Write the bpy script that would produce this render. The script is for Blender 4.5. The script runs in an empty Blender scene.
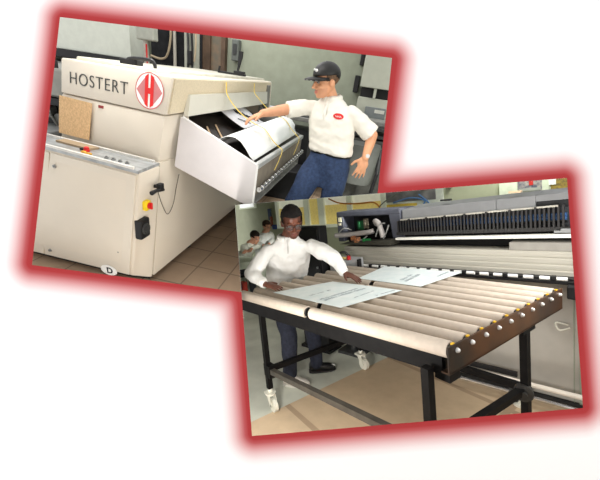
import bpy, bmesh, math, random
from mathutils import Vector, Matrix, noise

random.seed(7)
scene = bpy.context.scene
COL = scene.collection
V = Vector

# ------------------------------------------------------------------ camera and the two rooms
FPX = 340.0                                   # focal length in pixels of the 600 px wide frame
RB = Matrix(((0.54094, 0.83491, -0.10153), (0.04368, -0.14845, -0.98796), (-0.83993, 0.52999, -0.11677)))
RA = Matrix(((0.97083, 0.19994, 0.13234), (0.20417, -0.39989, -0.89354), (-0.12573, 0.89449, -0.42905)))
EYE = V((0, 0, 1.7))                          # the lens, in the roller-table room (this room is the world frame)
ROT_A = RB.transposed() @ RA                  # the dryer room hangs at a slant to it, as the two prints do
MA = Matrix.Translation(EYE) @ ROT_A.to_4x4() @ Matrix.Translation((0, 0, -1.61))
ROOM = {'A': MA, 'B': Matrix.Identity(4)}
RIGHT, DOWN, FWD = V(RB[0]), V(RB[1]), V(RB[2])

cam = bpy.data.cameras.new('camera')
cam.sensor_fit = 'HORIZONTAL'; cam.sensor_width = 36.0; cam.lens = FPX * 36.0 / 600.0
cam.clip_start = 0.05; cam.clip_end = 100
camo = bpy.data.objects.new('camera', cam); COL.objects.link(camo)
R3 = Matrix((RIGHT, -DOWN, -FWD)).transposed()
CAMM = Matrix.Translation(EYE) @ R3.to_4x4()
camo.matrix_world = CAMM
scene.camera = camo
scene.view_settings.view_transform = 'Standard'
scene.view_settings.look = 'None'

# ------------------------------------------------------------------ materials
def srgb(c):
    return tuple(((x / 255) / 12.92 if x / 255 <= 0.04045 else ((x / 255 + 0.055) / 1.055) ** 2.4) for x in c)
_mats = {}
def mat(name, rgb, rough=0.6, metal=0.0, var=0.08, scale=12.0, bump=0.0, bscale=60.0, spec=0.4, rgb2=None, stretch=None):
    if name in _mats: return _mats[name]
    m = bpy.data.materials.new(name); m.use_nodes = True
    nt = m.node_tree; N = nt.nodes; L = nt.links
    b = N['Principled BSDF']
    c = srgb(rgb)
    b.inputs['Roughness'].default_value = rough
    b.inputs['Metallic'].default_value = metal
    b.inputs['Specular IOR Level'].default_value = spec
    tc = N.new('ShaderNodeTexCoord')
    src = tc.outputs['Object']
    if stretch:
        mp = N.new('ShaderNodeMapping'); mp.inputs['Scale'].default_value = stretch
        L.new(src, mp.inputs['Vector']); src = mp.outputs['Vector']
    nz = N.new('ShaderNodeTexNoise'); nz.inputs['Scale'].default_value = scale; nz.inputs['Detail'].default_value = 4
    L.new(src, nz.inputs['Vector'])
    rp = N.new('ShaderNodeValToRGB')
    c2 = srgb(rgb2) if rgb2 else None
    lo = tuple(max(0, x * (1 - var)) for x in c); hi = c2 or tuple(min(1, x * (1 + var)) for x in c)
    if c2: lo = c
    rp.color_ramp.elements[0].position = 0.35; rp.color_ramp.elements[1].position = 0.65
    rp.color_ramp.elements[0].color = (*lo, 1); rp.color_ramp.elements[1].color = (*hi, 1)
    L.new(nz.outputs['Fac'], rp.inputs['Fac']); L.new(rp.outputs['Color'], b.inputs['Base Color'])
    if bump:
        n2 = N.new('ShaderNodeTexNoise'); n2.inputs['Scale'].default_value = bscale
        L.new(src, n2.inputs['Vector'])
        bp = N.new('ShaderNodeBump'); bp.inputs['Strength'].default_value = bump; bp.inputs['Distance'].default_value = 0.01
        L.new(n2.outputs['Fac'], bp.inputs['Height']); L.new(bp.outputs['Normal'], b.inputs['Normal'])
    _mats[name] = m
    return m

def glass_mat(name, rgb, alpha=0.35):
    m = mat(name, rgb, 0.1, 0, 0.02)
    m.node_tree.nodes['Principled BSDF'].inputs['Alpha'].default_value = alpha
    return m

# ------------------------------------------------------------------ mesh helpers (all add to a bmesh)
def NB(): return bmesh.new()
def hexa(bm, p):
    v = [bm.verts.new(V(q)) for q in p]
    for f in ((0, 3, 2, 1), (4, 5, 6, 7), (0, 1, 5, 4), (1, 2, 6, 5), (2, 3, 7, 6), (3, 0, 4, 7)):
        bm.faces.new([v[i] for i in f])
    return v
def box(bm, x0, x1, y0, y1, z0, z1, M=None, bev=0.0, seg=2):
    p = [V((x0, y0, z0)), V((x1, y0, z0)), V((x1, y1, z0)), V((x0, y1, z0)), V((x0, y0, z1)), V((x1, y0, z1)), V((x1, y1, z1)), V((x0, y1, z1))]
    if M: p = [M @ q for q in p]
    v = hexa(bm, p)
    if bev: bevel(bm, v, bev, seg)
    return v
def bevel(bm, verts, w, seg=2):
    es = {e for v in verts for e in v.link_edges}
    bmesh.ops.bevel(bm, geom=list(es), offset=w, segments=seg, profile=0.5, affect='EDGES', clamp_overlap=True)
def frame_of(d):
    d = d.normalized(); a = V((0, 0, 1)) if abs(d.z) < 0.9 else V((1, 0, 0))
    x = d.cross(a).normalized(); y = d.cross(x).normalized()
    return x, y
def cyl(bm, p0, p1, r0, r1=None, n=16, caps=True):
    p0, p1 = V(p0), V(p1); r1 = r0 if r1 is None else r1
    x, y = frame_of(p1 - p0)
    A = [bm.verts.new(p0 + (x * math.cos(2 * math.pi * i / n) + y * math.sin(2 * math.pi * i / n)) * r0) for i in range(n)]
    B = [bm.verts.new(p1 + (x * math.cos(2 * math.pi * i / n) + y * math.sin(2 * math.pi * i / n)) * r1) for i in range(n)]
    for i in range(n):
        j = (i + 1) % n; bm.faces.new((A[i], A[j], B[j], B[i]))
    if caps: bm.faces.new(A[::-1]); bm.faces.new(B)
    return A + B
def tube(bm, pts, r, n=8, rs=None, sx=1.0):
    pts = [V(p) for p in pts]; rings = []
    x0 = None
    for i, p in enumerate(pts):
        d = (pts[min(i + 1, len(pts) - 1)] - pts[max(i - 1, 0)]).normalized()
        if x0 is None: x0 = frame_of(d)[0]
        x = (x0 - d * x0.dot(d)).normalized(); x0 = x; y = d.cross(x)
        rr = rs[i] if rs else r
        rings.append([bm.verts.new(p + x * (math.cos(2 * math.pi * k / n) * rr * sx) + y * (math.sin(2 * math.pi * k / n) * rr)) for k in range(n)])
    for A, B in zip(rings, rings[1:]):
        for k in range(n):
            j = (k + 1) % n; bm.faces.new((A[k], A[j], B[j], B[k]))
    bm.faces.new(rings[0][::-1]); bm.faces.new(rings[-1])
def smooth_path(pts, k=6):
    pts = [V(p) for p in pts]; out = []
    for i in range(len(pts) - 1):
        p0 = pts[max(i - 1, 0)]; p1 = pts[i]; p2 = pts[i + 1]; p3 = pts[min(i + 2, len(pts) - 1)]
        for j in range(k):
            t = j / k
            out.append(0.5 * ((2 * p1) + (p2 - p0) * t + (2 * p0 - 5 * p1 + 4 * p2 - p3) * t * t + (3 * p1 - p0 - 3 * p2 + p3) * t ** 3))
    out.append(pts[-1]); return out
def ball(bm, c, r, M=None, u=16, v=10):
    r = (r, r, r) if not hasattr(r, '__len__') else r
    T = Matrix.Translation(V(c)) @ (M.to_4x4() if M else Matrix.Identity(4)) @ Matrix.Diagonal((*r, 1))
    return bmesh.ops.create_uvsphere(bm, u_segments=u, v_segments=v, radius=1.0, matrix=T)['verts']
def prism(bm, pts, ext, bev=0.0):
    ext = V(ext); a = [bm.verts.new(V(p)) for p in pts]; b = [bm.verts.new(V(p) + ext) for p in pts]; n = len(a)
    bm.faces.new(a); bm.faces.new(b[::-1])
    for i in range(n):
        j = (i + 1) % n; bm.faces.new((a[j], a[i], b[i], b[j]))
    if bev: bevel(bm, a + b, bev)
    return a + b
def sheet(bm, rows, th=0.0):
    """A surface from a grid of points, with a second face th behind it."""
    g = [[bm.verts.new(V(p)) for p in r] for r in rows]
    fs = []
    for i in range(len(g) - 1):
        for j in range(len(g[0]) - 1):
            fs.append(bm.faces.new((g[i][j], g[i][j + 1], g[i + 1][j + 1], g[i + 1][j])))
    if th:
        bmesh.ops.recalc_face_normals(bm, faces=fs)
        bmesh.ops.solidify(bm, geom=fs, thickness=th)
def loft(bm, rings, caps=True):
    g = [[bm.verts.new(p) for p in r] for r in rings]; n = len(g[0])
    for A, B in zip(g, g[1:]):
        for k in range(n):
            j = (k + 1) % n; bm.faces.new((A[k], A[j], B[j], B[k]))
    if caps: bm.faces.new(g[0][::-1]); bm.faces.new(g[-1])
def ring(c, a, b, n=24, p=2.4):
    """Superellipse ring about c with half axes a and b (vectors)."""
    out = []
    for i in range(n):
        t = 2 * math.pi * i / n; ct, st = math.cos(t), math.sin(t)
        out.append(V(c) + V(a) * (abs(ct) ** (2 / p) * (1 if ct >= 0 else -1)) + V(b) * (abs(st) ** (2 / p) * (1 if st >= 0 else -1)))
    return out
def limb(bm, pts, rs, n=14):
    pts = [V(p) for p in pts]
    for i, p in enumerate(pts): ball(bm, p, rs[i], u=n, v=8)
    for i in range(len(pts) - 1):
        if (pts[i + 1] - pts[i]).length > 1e-4: cyl(bm, pts[i], pts[i + 1], rs[i] * 0.995, rs[i + 1] * 0.995, n=n)

# ------------------------------------------------------------------ objects
def link(o): COL.objects.link(o); return o
def mesh_obj(name, bm, m, smooth=None):
    bmesh.ops.recalc_face_normals(bm, faces=bm.faces[:])
    me = bpy.data.meshes.new(name); bm.to_mesh(me); bm.free()
    for q in (m if isinstance(m, (list, tuple)) else [m]): me.materials.append(q)
    if smooth is not None:
        me.polygons.foreach_set('use_smooth', [True] * len(me.polygons))
        if smooth < 3: me.set_sharp_from_angle(angle=smooth)
    return link(bpy.data.objects.new(name, me))
class T:
    """A thing: an Empty at its base that parents its parts. Parts are given in room coordinates (local=True: in the thing's own)."""
    def __init__(s, name, label, cat, loc, rz=0.0, room='B', group=None):
        s.o = link(bpy.data.objects.new(name, None)); s.o.empty_display_size = 0.1
        s.L = Matrix.Translation(V(loc)) @ Matrix.Rotation(rz, 4, 'Z')
        s.o.matrix_world = ROOM[room] @ s.L; s.inv = s.L.inverted(); s.room = room
        s.o['label'] = label; s.o['category'] = cat
        if group: s.o['group'] = group
    def part(s, name, bm, m, parent=None, label=None, smooth=None, local=False):
        if not local: bmesh.ops.transform(bm, matrix=s.inv, verts=bm.verts[:])
        o = mesh_obj(name, bm, m, smooth); o.parent = parent or s.o
        if label: o['label'] = label
        return o
def single(name, bm, m, label, cat, room='B', group=None, smooth=None, local=None):
    """A thing that is one mesh; its origin goes to the middle of its base."""
    xs = [v.co for v in bm.verts]
    c = V(((min(p.x for p in xs) + max(p.x for p in xs)) / 2, (min(p.y for p in xs) + max(p.y for p in xs)) / 2, min(p.z for p in xs)))
    bmesh.ops.translate(bm, verts=bm.verts[:], vec=-c)
    o = mesh_obj(name, bm, m, smooth); o.matrix_world = ROOM[room] @ Matrix.Translation(c)
    o['label'] = label; o['category'] = cat
    if group: o['group'] = group
    return o
def struct(name, bm, m, room='B', parent=None, smooth=None):
    o = mesh_obj(name, bm, m, smooth)
    if parent: o.parent = parent
    else: o.matrix_world = ROOM[room]; o['kind'] = 'structure'
    return o
def copy_thing(root, M, label=None):
    r = root.copy(); COL.objects.link(r); r.matrix_world = M
    if label: r['label'] = label
    def rec(src, dst):
        for ch in list(src.children):
            c = ch.copy(); COL.objects.link(c); c.parent = dst; rec(ch, c)
    rec(root, r); return r
def remesh(bm, voxel, smooth=3):
    bmesh.ops.recalc_face_normals(bm, faces=bm.faces[:])
    me = bpy.data.meshes.new('body'); bm.to_mesh(me); bm.free()
    o = link(bpy.data.objects.new('body', me)); md = o.modifiers.new('r', 'REMESH'); md.mode = 'VOXEL'; md.voxel_size = voxel
    dg = bpy.context.evaluated_depsgraph_get(); m2 = bpy.data.meshes.new_from_object(o.evaluated_get(dg))
    out = bmesh.new(); out.from_mesh(m2)
    bpy.data.objects.remove(o); bpy.data.meshes.remove(me); bpy.data.meshes.remove(m2)
    for _ in range(smooth): bmesh.ops.smooth_vert(out, verts=out.verts[:], factor=0.5, use_axis_x=True, use_axis_y=True, use_axis_z=True)
    return out
def text_bm(txt, h, M, ext=0.002, bold=0.0, sx=1.0, spacing=1.0):
    """Lettering as a mesh: cap height h, baseline start at M's origin, x along, y up, z out."""
    cu = bpy.data.curves.new('text', 'FONT'); cu.body = txt; cu.size = h / 0.72; cu.extrude = ext; cu.offset = bold; cu.space_character = spacing
    o = link(bpy.data.objects.new('text', cu)); dg = bpy.context.evaluated_depsgraph_get()
    me = bpy.data.meshes.new_from_object(o.evaluated_get(dg)); bpy.data.objects.remove(o)
    bm = bmesh.new(); bm.from_mesh(me); bpy.data.meshes.remove(me)
    bmesh.ops.transform(bm, matrix=M @ Matrix.Diagonal((sx, 1, 1, 1)), verts=bm.verts[:]); return bm
def axes(o, x, y):
    x = V(x).normalized(); y = V(y); y = (y - x * y.dot(x)).normalized(); z = x.cross(y)
    m = Matrix((x, y, z)).transposed().to_4x4(); m.translation = V(o); return m

# ------------------------------------------------------------------ the white wall with its two tilted openings
PAGE = 1.25
def page(px, py): return V(((px - 300) / FPX * PAGE, (240 - py) / FPX * PAGE, 0))
HOLE = [(60, 17), (392, 58), (377.65, 193.4), (567, 178), (583, 408), (252, 436), (241.42, 292.2), (32, 265)]
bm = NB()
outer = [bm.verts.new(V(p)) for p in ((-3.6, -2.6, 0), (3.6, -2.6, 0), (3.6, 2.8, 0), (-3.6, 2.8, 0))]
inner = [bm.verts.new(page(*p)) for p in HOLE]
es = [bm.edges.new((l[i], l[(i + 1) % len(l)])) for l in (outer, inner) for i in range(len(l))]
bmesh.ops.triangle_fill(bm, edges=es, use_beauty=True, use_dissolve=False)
def page_mat():  # red glow round the openings is painted into the wall colour as a gradient
    m = bpy.data.materials.new('white_wall_with_painted_red_glow'); m.use_nodes = True
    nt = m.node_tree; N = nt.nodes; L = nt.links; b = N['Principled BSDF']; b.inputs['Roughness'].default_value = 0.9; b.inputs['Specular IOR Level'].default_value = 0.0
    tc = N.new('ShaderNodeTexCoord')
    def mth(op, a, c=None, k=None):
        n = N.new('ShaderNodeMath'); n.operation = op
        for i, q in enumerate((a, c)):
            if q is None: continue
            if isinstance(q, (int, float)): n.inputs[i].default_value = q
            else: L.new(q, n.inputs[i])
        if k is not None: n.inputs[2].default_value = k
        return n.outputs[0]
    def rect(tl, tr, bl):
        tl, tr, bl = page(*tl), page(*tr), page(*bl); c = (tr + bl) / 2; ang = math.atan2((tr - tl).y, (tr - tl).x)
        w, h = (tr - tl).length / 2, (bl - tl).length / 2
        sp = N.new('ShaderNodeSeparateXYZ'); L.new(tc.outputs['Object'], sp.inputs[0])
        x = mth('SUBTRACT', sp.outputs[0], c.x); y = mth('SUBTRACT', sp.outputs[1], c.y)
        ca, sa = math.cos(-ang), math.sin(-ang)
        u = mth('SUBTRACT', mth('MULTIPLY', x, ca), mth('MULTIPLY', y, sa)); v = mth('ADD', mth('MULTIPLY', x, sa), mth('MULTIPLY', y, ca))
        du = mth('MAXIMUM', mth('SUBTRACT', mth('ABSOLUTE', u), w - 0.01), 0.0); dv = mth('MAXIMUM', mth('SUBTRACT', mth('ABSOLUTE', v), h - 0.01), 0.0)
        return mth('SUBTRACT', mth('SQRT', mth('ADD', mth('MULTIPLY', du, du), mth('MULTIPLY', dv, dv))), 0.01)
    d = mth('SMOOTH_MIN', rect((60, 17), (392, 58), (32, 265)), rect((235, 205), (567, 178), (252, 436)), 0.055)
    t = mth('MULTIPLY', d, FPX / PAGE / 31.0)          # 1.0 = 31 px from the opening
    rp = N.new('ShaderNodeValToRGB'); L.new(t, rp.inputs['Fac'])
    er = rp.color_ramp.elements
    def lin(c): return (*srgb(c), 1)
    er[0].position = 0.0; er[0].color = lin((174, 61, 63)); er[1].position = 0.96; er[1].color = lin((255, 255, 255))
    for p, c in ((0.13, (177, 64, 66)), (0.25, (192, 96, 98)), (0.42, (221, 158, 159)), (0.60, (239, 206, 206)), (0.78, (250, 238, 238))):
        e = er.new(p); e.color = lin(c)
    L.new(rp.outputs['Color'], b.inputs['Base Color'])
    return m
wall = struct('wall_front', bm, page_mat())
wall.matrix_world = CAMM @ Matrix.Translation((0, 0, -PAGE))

# the partitions that part the two rooms (each lies along the edge where the openings meet)
def pix_dir(px, py): return RIGHT * ((px - 300) / FPX) + DOWN * ((py - 240) / FPX) + FWD
def at_depth(px, py, d): return EYE + pix_dir(px, py) * d
TOPN = pix_dir(567, 178).cross(pix_dir(235, 205)).normalized()
if TOPN.dot(pix_dir(420, 300)) < 0: TOPN = -TOPN
LEFTN = pix_dir(235, 205).cross(pix_dir(252, 436)).normalized()
if LEFTN.dot(pix_dir(420, 300)) < 0: LEFTN = -LEFTN
LOWN = pix_dir(240, 292).cross(pix_dir(32, 265)).normalized()       # plane along the lower edge of the upper opening
if LOWN.dot(pix_dir(150, 400)) < 0: LOWN = -LOWN
part_m = mat('partition_paint', (206, 206, 200), 0.9, spec=0.1)
def partition(name, a, b):
    bm = NB(); v = [bm.verts.new(p) for p in (at_depth(*a, PAGE + 0.004), at_depth(*b, PAGE + 0.004), at_depth(*b, 9.5), at_depth(*a, 9.5))]; bm.faces.new(v)
    struct(name, bm, part_m)
partition('ceiling_partition', (235, 205), (378.5, 193.33 - 0.0))
partition('wall_partition', (235, 205), (241.44, 292.5))

# =================================================================== ROOM A: the dryer and the man in the cap
beige = mat('beige_enamel', (222, 212, 196), 0.45, var=0.02, scale=3)
beige2 = mat('beige_enamel_front', (220, 211, 196), 0.45, var=0.02, scale=3)
shaded_tan = mat('tan_side_shade', (212, 199, 172), 0.6, var=0.06, scale=80)  # darker tan puts the shade of the dryer's unlit side into the colour
white_en = mat('white_enamel', (210, 208, 196), 0.4, var=0.02)
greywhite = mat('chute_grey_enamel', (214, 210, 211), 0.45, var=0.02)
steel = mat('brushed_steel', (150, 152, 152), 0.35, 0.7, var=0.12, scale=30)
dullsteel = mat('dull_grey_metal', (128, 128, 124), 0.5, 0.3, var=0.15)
black = mat('black_plastic', (22, 22, 24), 0.5, var=0.2)
darkgrey = mat('dark_grey_metal', (55, 56, 56), 0.5, var=0.2)
chrome = mat('chrome', (205, 205, 205), 0.18, 0.95, var=0.03)
wallA = mat('grey_green_wall_paint', (146, 151, 134), 0.9, var=0.06, scale=6)
paper = mat('white_paper', (240, 243, 242), 0.7, var=0.01)
ink = mat('black_ink', (36, 36, 42), 0.8)
yellow = mat('yellow_tape', (228, 200, 96), 0.6, var=0.12, scale=40)
red = mat('red_plastic', (206, 30, 30), 0.4)
yel2 = mat('yellow_plastic', (240, 208, 30), 0.4)
floorA_m = mat('brown_floor_tiles', (112, 92, 68), 0.7, var=0.1, scale=5)

def tile_floor(name, c1, c2, mortar, size, bw=0.5):
    m = bpy.data.materials.new(name); m.use_nodes = True; nt = m.node_tree; N = nt.nodes; L = nt.links; b = N['Principled BSDF']
    tc = N.new('ShaderNodeTexCoord'); br = N.new('ShaderNodeTexBrick'); br.offset = 0.0
    br.inputs['Scale'].default_value = 1.0 / size; br.inputs['Brick Width'].default_value = 1.0; br.inputs['Row Height'].default_value = 1.0
    br.inputs['Mortar Size'].default_value = 0.02; br.inputs['Color1'].default_value = (*srgb(c1), 1); br.inputs['Color2'].default_value = (*srgb(c2), 1); br.inputs['Mortar'].default_value = (*srgb(mortar), 1)
    L.new(tc.outputs['Object'], br.inputs['Vector'])
    nz = N.new('ShaderNodeTexNoise'); nz.inputs['Scale'].default_value = 9; nz.inputs['Detail'].default_value = 5; L.new(tc.outputs['Object'], nz.inputs['Vector'])
    mx = N.new('ShaderNodeMix'); mx.data_type = 'RGBA'; mx.blend_type = 'MULTIPLY'; mx.inputs[0].default_value = 0.5
    rpn = N.new('ShaderNodeValToRGB'); rpn.color_ramp.elements[0].color = (.45, .45, .45, 1); rpn.color_ramp.elements[1].color = (1, 1, 1, 1); L.new(nz.outputs['Fac'], rpn.inputs['Fac'])
    L.new(br.outputs['Color'], mx.inputs[6]); L.new(rpn.outputs['Color'], mx.inputs[7])
    L.new(mx.outputs[2], b.inputs['Base Color']); b.inputs['Roughness'].default_value = 0.7
    return m
bm = NB(); box(bm, -6.5, 1.6, 1.72, 6.3, -0.05, 0.0); struct('floor_dryer_room', bm, tile_floor('brown_tiles', (158, 134, 110), (148, 126, 104), (112, 94, 78), 0.3), 'A')
bm = NB(); box(bm, -6.5, 1.6, 6.2, 6.28, 0.0, 2.6); struct('wall_back', bm, wallA, 'A')
bm = NB(); box(bm, 1.52, 1.6, 0.95, 6.2, 0.0, 2.6); struct('wall_right', bm, wallA, 'A')

# ---- the dryer
dry = T('drying_machine', 'long beige industrial dryer with black lettering and red diamond emblem on its front', 'machine', (-1.85, 3.4, 0), room='A')
# base body: long flank along the room
bm = NB(); hexa(bm, [(-2.46, 2.30, 0.06), (-1.40, 2.06, 0.06), (-1.38, 4.9, 0.06), (-2.5, 4.9, 0.06), (-2.41, 2.44, 0.92), (-1.40, 2.21, 0.92), (-1.38, 4.9, 0.92), (-2.5, 4.9, 0.92)])
dry.part('base_body', bm, beige)
for y in (2.7, 3.7, 4.7):
    for x in (-1.5, -2.3):
        bm = NB(); cyl(bm, (x, y, 0), (x, y, 0.07), 0.045); cyl(bm, (x, y, 0), (x, y, 0.02), 0.07); dry.part('levelling_foot', bm, black)
# middle block (between worktop and seam) with the sheet outlet cut into its flank
bm = NB(); v = hexa(bm, [(-2.405, 2.42, 0.90), (-1.425, 2.225, 0.90), (-1.385, 2.62, 0.90), (-2.5, 2.62, 0.90), (-2.38, 2.47, 1.245), (-1.365, 2.238, 1.245), (-1.385, 2.62, 1.245), (-2.5, 2.62, 1.245)])
bevel(bm, v, 0.012); mid = dry.part('middle_housing', bm, beige2, smooth=0.6)
bm = NB(); box(bm, -2.5, -1.80, 2.6, 4.9, 0.92, 1.25); dry.part('inner_housing', bm, black)
bm = NB(); box(bm, -1.80, -1.385, 4.62, 4.9, 0.92, 1.25); dry.part('end_housing', bm, beige)
bm = NB(); v = hexa(bm, [(-2.385, 2.465, 1.252), (-1.36, 2.235, 1.252), (-1.375, 4.88, 1.252), (-2.5, 4.88, 1.252), (-2.37, 2.5, 1.5), (-1.312, 2.262, 1.5), (-1.375, 4.86, 1.5), (-2.48, 4.86, 1.5)])
bevel(bm, v, 0.012); up = dry.part('upper_housing', bm, beige2, smooth=0.6)
bm = NB(); v = hexa(bm, [(-2.30, 2.56, 1.497), (-1.50, 2.38, 1.497), (-1.45, 4.8, 1.497), (-2.42, 4.8, 1.497), (-2.29, 2.57, 1.525), (-1.51, 2.39, 1.525), (-1.46, 4.78, 1.525), (-2.41, 4.78, 1.525)])
bevel(bm, v, 0.006); dry.part('top_cover', bm, mat('top_cover_cream', (192, 189, 174), 0.5))
bm = NB(); hexa(bm, [(-1.372, 2.262, 1.262), (-1.345, 2.262, 1.262), (-1.358, 4.72, 1.262), (-1.38, 4.72, 1.262), (-1.33, 2.285, 1.487), (-1.303, 2.285, 1.487), (-1.350, 4.72, 1.487), (-1.38, 4.72, 1.487)]); dry.part('shaded_hood_side', bm, shaded_tan)  # covers the upper flank; side shading is painted in as a darker tan
bm = NB(); hexa(bm, [(-1.345, 2.45, 1.238), (-1.306, 2.45, 1.238), (-1.325, 4.55, 1.245), (-1.350, 4.55, 1.245), (-1.332, 2.49, 1.385), (-1.308, 2.49, 1.385), (-1.335, 4.55, 1.385), (-1.345, 4.55, 1.385)])
dry.part('outlet_flap', bm, white_en)
bm = NB(); box(bm, -1.375, -1.33, 4.56, 4.66, 1.12, 1.46, bev=0.005); box(bm, -1.372, -1.325, 4.50, 4.58, 1.20, 1.25); dry.part('end_bracket', bm, dullsteel)
# lettering and emblem on the upper front
s_ = V((1.02, -0.23, 0)).normalized(); up_ = V((0.01, 0.03, 0.25)).normalized()
O_ = V((-2.38, 2.47, 1.25))
def face_pt(s, z): return O_ + s_ * s + up_ * (z - 1.25)
Mt = axes(face_pt(0.105, 1.333) + s_.cross(up_) * 0.006, s_, up_)
tb = text_bm('HOSTERT', 0.088, Mt, 0.0015, -0.0014, 1.0, 1.13)
xs = [(Mt.inverted() @ v.co).x for v in tb.verts]; k = 0.592 / (max(xs) - min(xs)); x0 = min(xs)
bmesh.ops.transform(tb, matrix=Mt @ Matrix.Diagonal((k, 1, 1, 1)) @ Matrix.Translation((-x0, 0, 0)) @ Mt.inverted(), verts=tb.verts[:])
dry.part('lettering', tb, mat('dark_grey_print', (62, 64, 62), 0.6), up, label='dark grey raised capital lettering')
ec = face_pt(0.897, 1.387) + s_.cross(up_) * 0.006; Me = axes(ec, s_, up_) @ Matrix.Diagonal((1.16, 1.08, 1, 1))
def disc(bm, r, z, n=40, r_in=None):
    a = [bm.verts.new(Me @ V((r * math.cos(2 * math.pi * i / n), r * math.sin(2 * math.pi * i / n), z))) for i in range(n)]
    if r_in is None: bm.faces.new(a); return
    b = [bm.verts.new(Me @ V((r_in * math.cos(2 * math.pi * i / n), r_in * math.sin(2 * math.pi * i / n), z))) for i in range(n)]
    for i in range(n): bm.faces.new((a[i], a[(i + 1) % n], b[(i + 1) % n], b[i]))
bm = NB(); disc(bm, 0.105, 0.001); emb = dry.part('emblem', bm, mat('emblem_white', (246, 244, 242), 0.5), up, label='round white emblem with red diamond')
bm = NB(); disc(bm, 0.110, 0.0016, r_in=0.104); dry.part('emblem_ring', bm, mat('emblem_ring_red', (204, 96, 96), 0.5), up)
bm = NB()
for sgn in (-1, 1):
    bm.faces.new([bm.verts.new(Me @ V((sgn * x, y, 0.002))) for x, y in ((0.030, 0.082), (0.100, 0.0), (0.030, -0.082))])
dry.part('emblem_diamond', bm, mat('emblem_pink', (205, 128, 130), 0.5), up)
bm = NB()
bar = [(-0.034, 0.0), (-0.034, 0.082), (-0.008, 0.1), (-0.008, 0.018), (0.008, 0.018), (0.008, 0.1), (0.034, 0.082), (0.034, 0.0), (0.034, -0.082), (0.008, -0.1), (0.008, -0.018), (-0.008, -0.018), (-0.008, -0.1), (-0.034, -0.082)]
bm.faces.new([bm.verts.new(Me @ V((x, y, 0.003))) for x, y in bar]); bmesh.ops.triangulate(bm, faces=bm.faces[:])
dry.part('emblem_bars', bm, mat('emblem_red', (226, 34, 34), 0.5), up)
# small red badge and the seam
nrm = s_.cross(up_)
bm = NB(); p = V((-1.985, 2.382, 1.222)) + nrm * 0.004; prism(bm, [p, p + s_ * 0.05, p + s_ * 0.05 - up_ * 0.02, p - up_ * 0.02], nrm * 0.006); dry.part('red_badge', bm, mat('dark_red_badge', (140, 40, 40), 0.5), mid)
# black handle bars on the top
bm = NB()
tube(bm, smooth_path([(-1.80, 2.50, 1.50), (-1.80, 2.50, 1.56), (-1.62, 2.46, 1.575), (-1.57, 2.46, 1.56), (-1.56, 2.46, 1.50)], 5), 0.013); box(bm, -1.86, -1.72, 2.48, 2.56, 1.52, 1.56, bev=0.006)
dry.part('top_handle', bm, black, label='black lifting handle')
# side vents / instruments on flank: see front cabinet
# ---- front cabinet with door, chamfer and worktop
cab = T('front_cabinet', 'low beige cabinet with grey steel worktop in front of the dryer', 'cabinet', (-1.95, 2.1, 0), room='A')
c_top = [(-2.62, 2.15, 0.905), (-1.383, 1.945, 0.905), (-1.388, 2.195, 0.905), (-2.60, 2.40, 0.905)]
c_bot = [(-2.80, 2.02, 0.04), (-1.555, 2.01, 0.04), (-1.405, 2.045, 0.04), (-2.70, 2.28, 0.04)]
bm = NB(); v = hexa(bm, c_bot + c_top); bevel(bm, v, 0.012); cab.part('carcass', bm, beige, smooth=0.6)
bm = NB(); hexa(bm, [(-2.75, 2.06, 0.0), (-1.60, 2.05, 0.0), (-1.45, 2.08, 0.0), (-2.65, 2.25, 0.0), (-2.75, 2.06, 0.05), (-1.60, 2.05, 0.05), (-1.45, 2.08, 0.05), (-2.65, 2.25, 0.05)]); cab.part('plinth', bm, black)
def cabp(u, z):
    """A point on the cabinet front: u runs 0..1 along it, z is height."""
    t = (z - 0.04) / 0.865
    a = V(c_bot[0]).lerp(V(c_top[0]), t); b = V(c_bot[1]).lerp(V(c_top[1]), t); return a.lerp(b, u)
cn = V((-0.1, -0.98, 0.1)).normalized()
def panel(u0, u1, z0, z1, th=0.012):
    bm = NB(); p = [cabp(u0, z0), cabp(u1, z0), cabp(u1, z1), cabp(u0, z1)]; v = prism(bm, p, cn * th); bevel(bm, v, 0.004); return bm
door = cab.part('door', panel(0.375, 0.985, 0.05, 0.89), beige2, smooth=0.5)
cab.part('side_panel', panel(0.01, 0.366, 0.05, 0.89), beige2, smooth=0.5)
for u, z in ((0.415, 0.80), (0.415, 0.10)):
    bm = NB(); p = cabp(u, z) + cn * 0.01; cyl(bm, p, p + cn * 0.012, 0.014, 0.011); cyl(bm, p + cn * 0.012, p + cn * 0.016, 0.006); cab.part('lock_knob', bm, steel, door, smooth=0.7)
for u, z in ((0.80, 0.50), (0.90, 0.24)):
    bm = NB(); p = cabp(u, z) + cn * 0.012; cyl(bm, p, p + cn * 0.002, 0.005); cab.part('plug', bm, dullsteel, door)
# oval country sticker with a D
pD = cabp(0.845, 0.050) + cn * 0.0135; MD = axes(pD, cabp(0.9, 0.06) - cabp(0.8, 0.06), cabp(0.8, 0.3) - cabp(0.8, 0.05))
bm = NB(); bm.faces.new([bm.verts.new(MD @ V((0.072 * math.cos(t * math.pi / 16), 0.046 * math.sin(t * math.pi / 16), 0))) for t in range(32)]); st = cab.part('oval_sticker', bm, mat('sticker_white', (245, 245, 242), 0.5), door, label='white oval sticker with a letter')
Mn = MD.copy(); Mn.translation = MD @ V((-0.021, -0.026, 0.001)); cab.part('sticker_letter', text_bm('D', 0.052, Mn, 0.0006, 0.002), ink, door)
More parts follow.
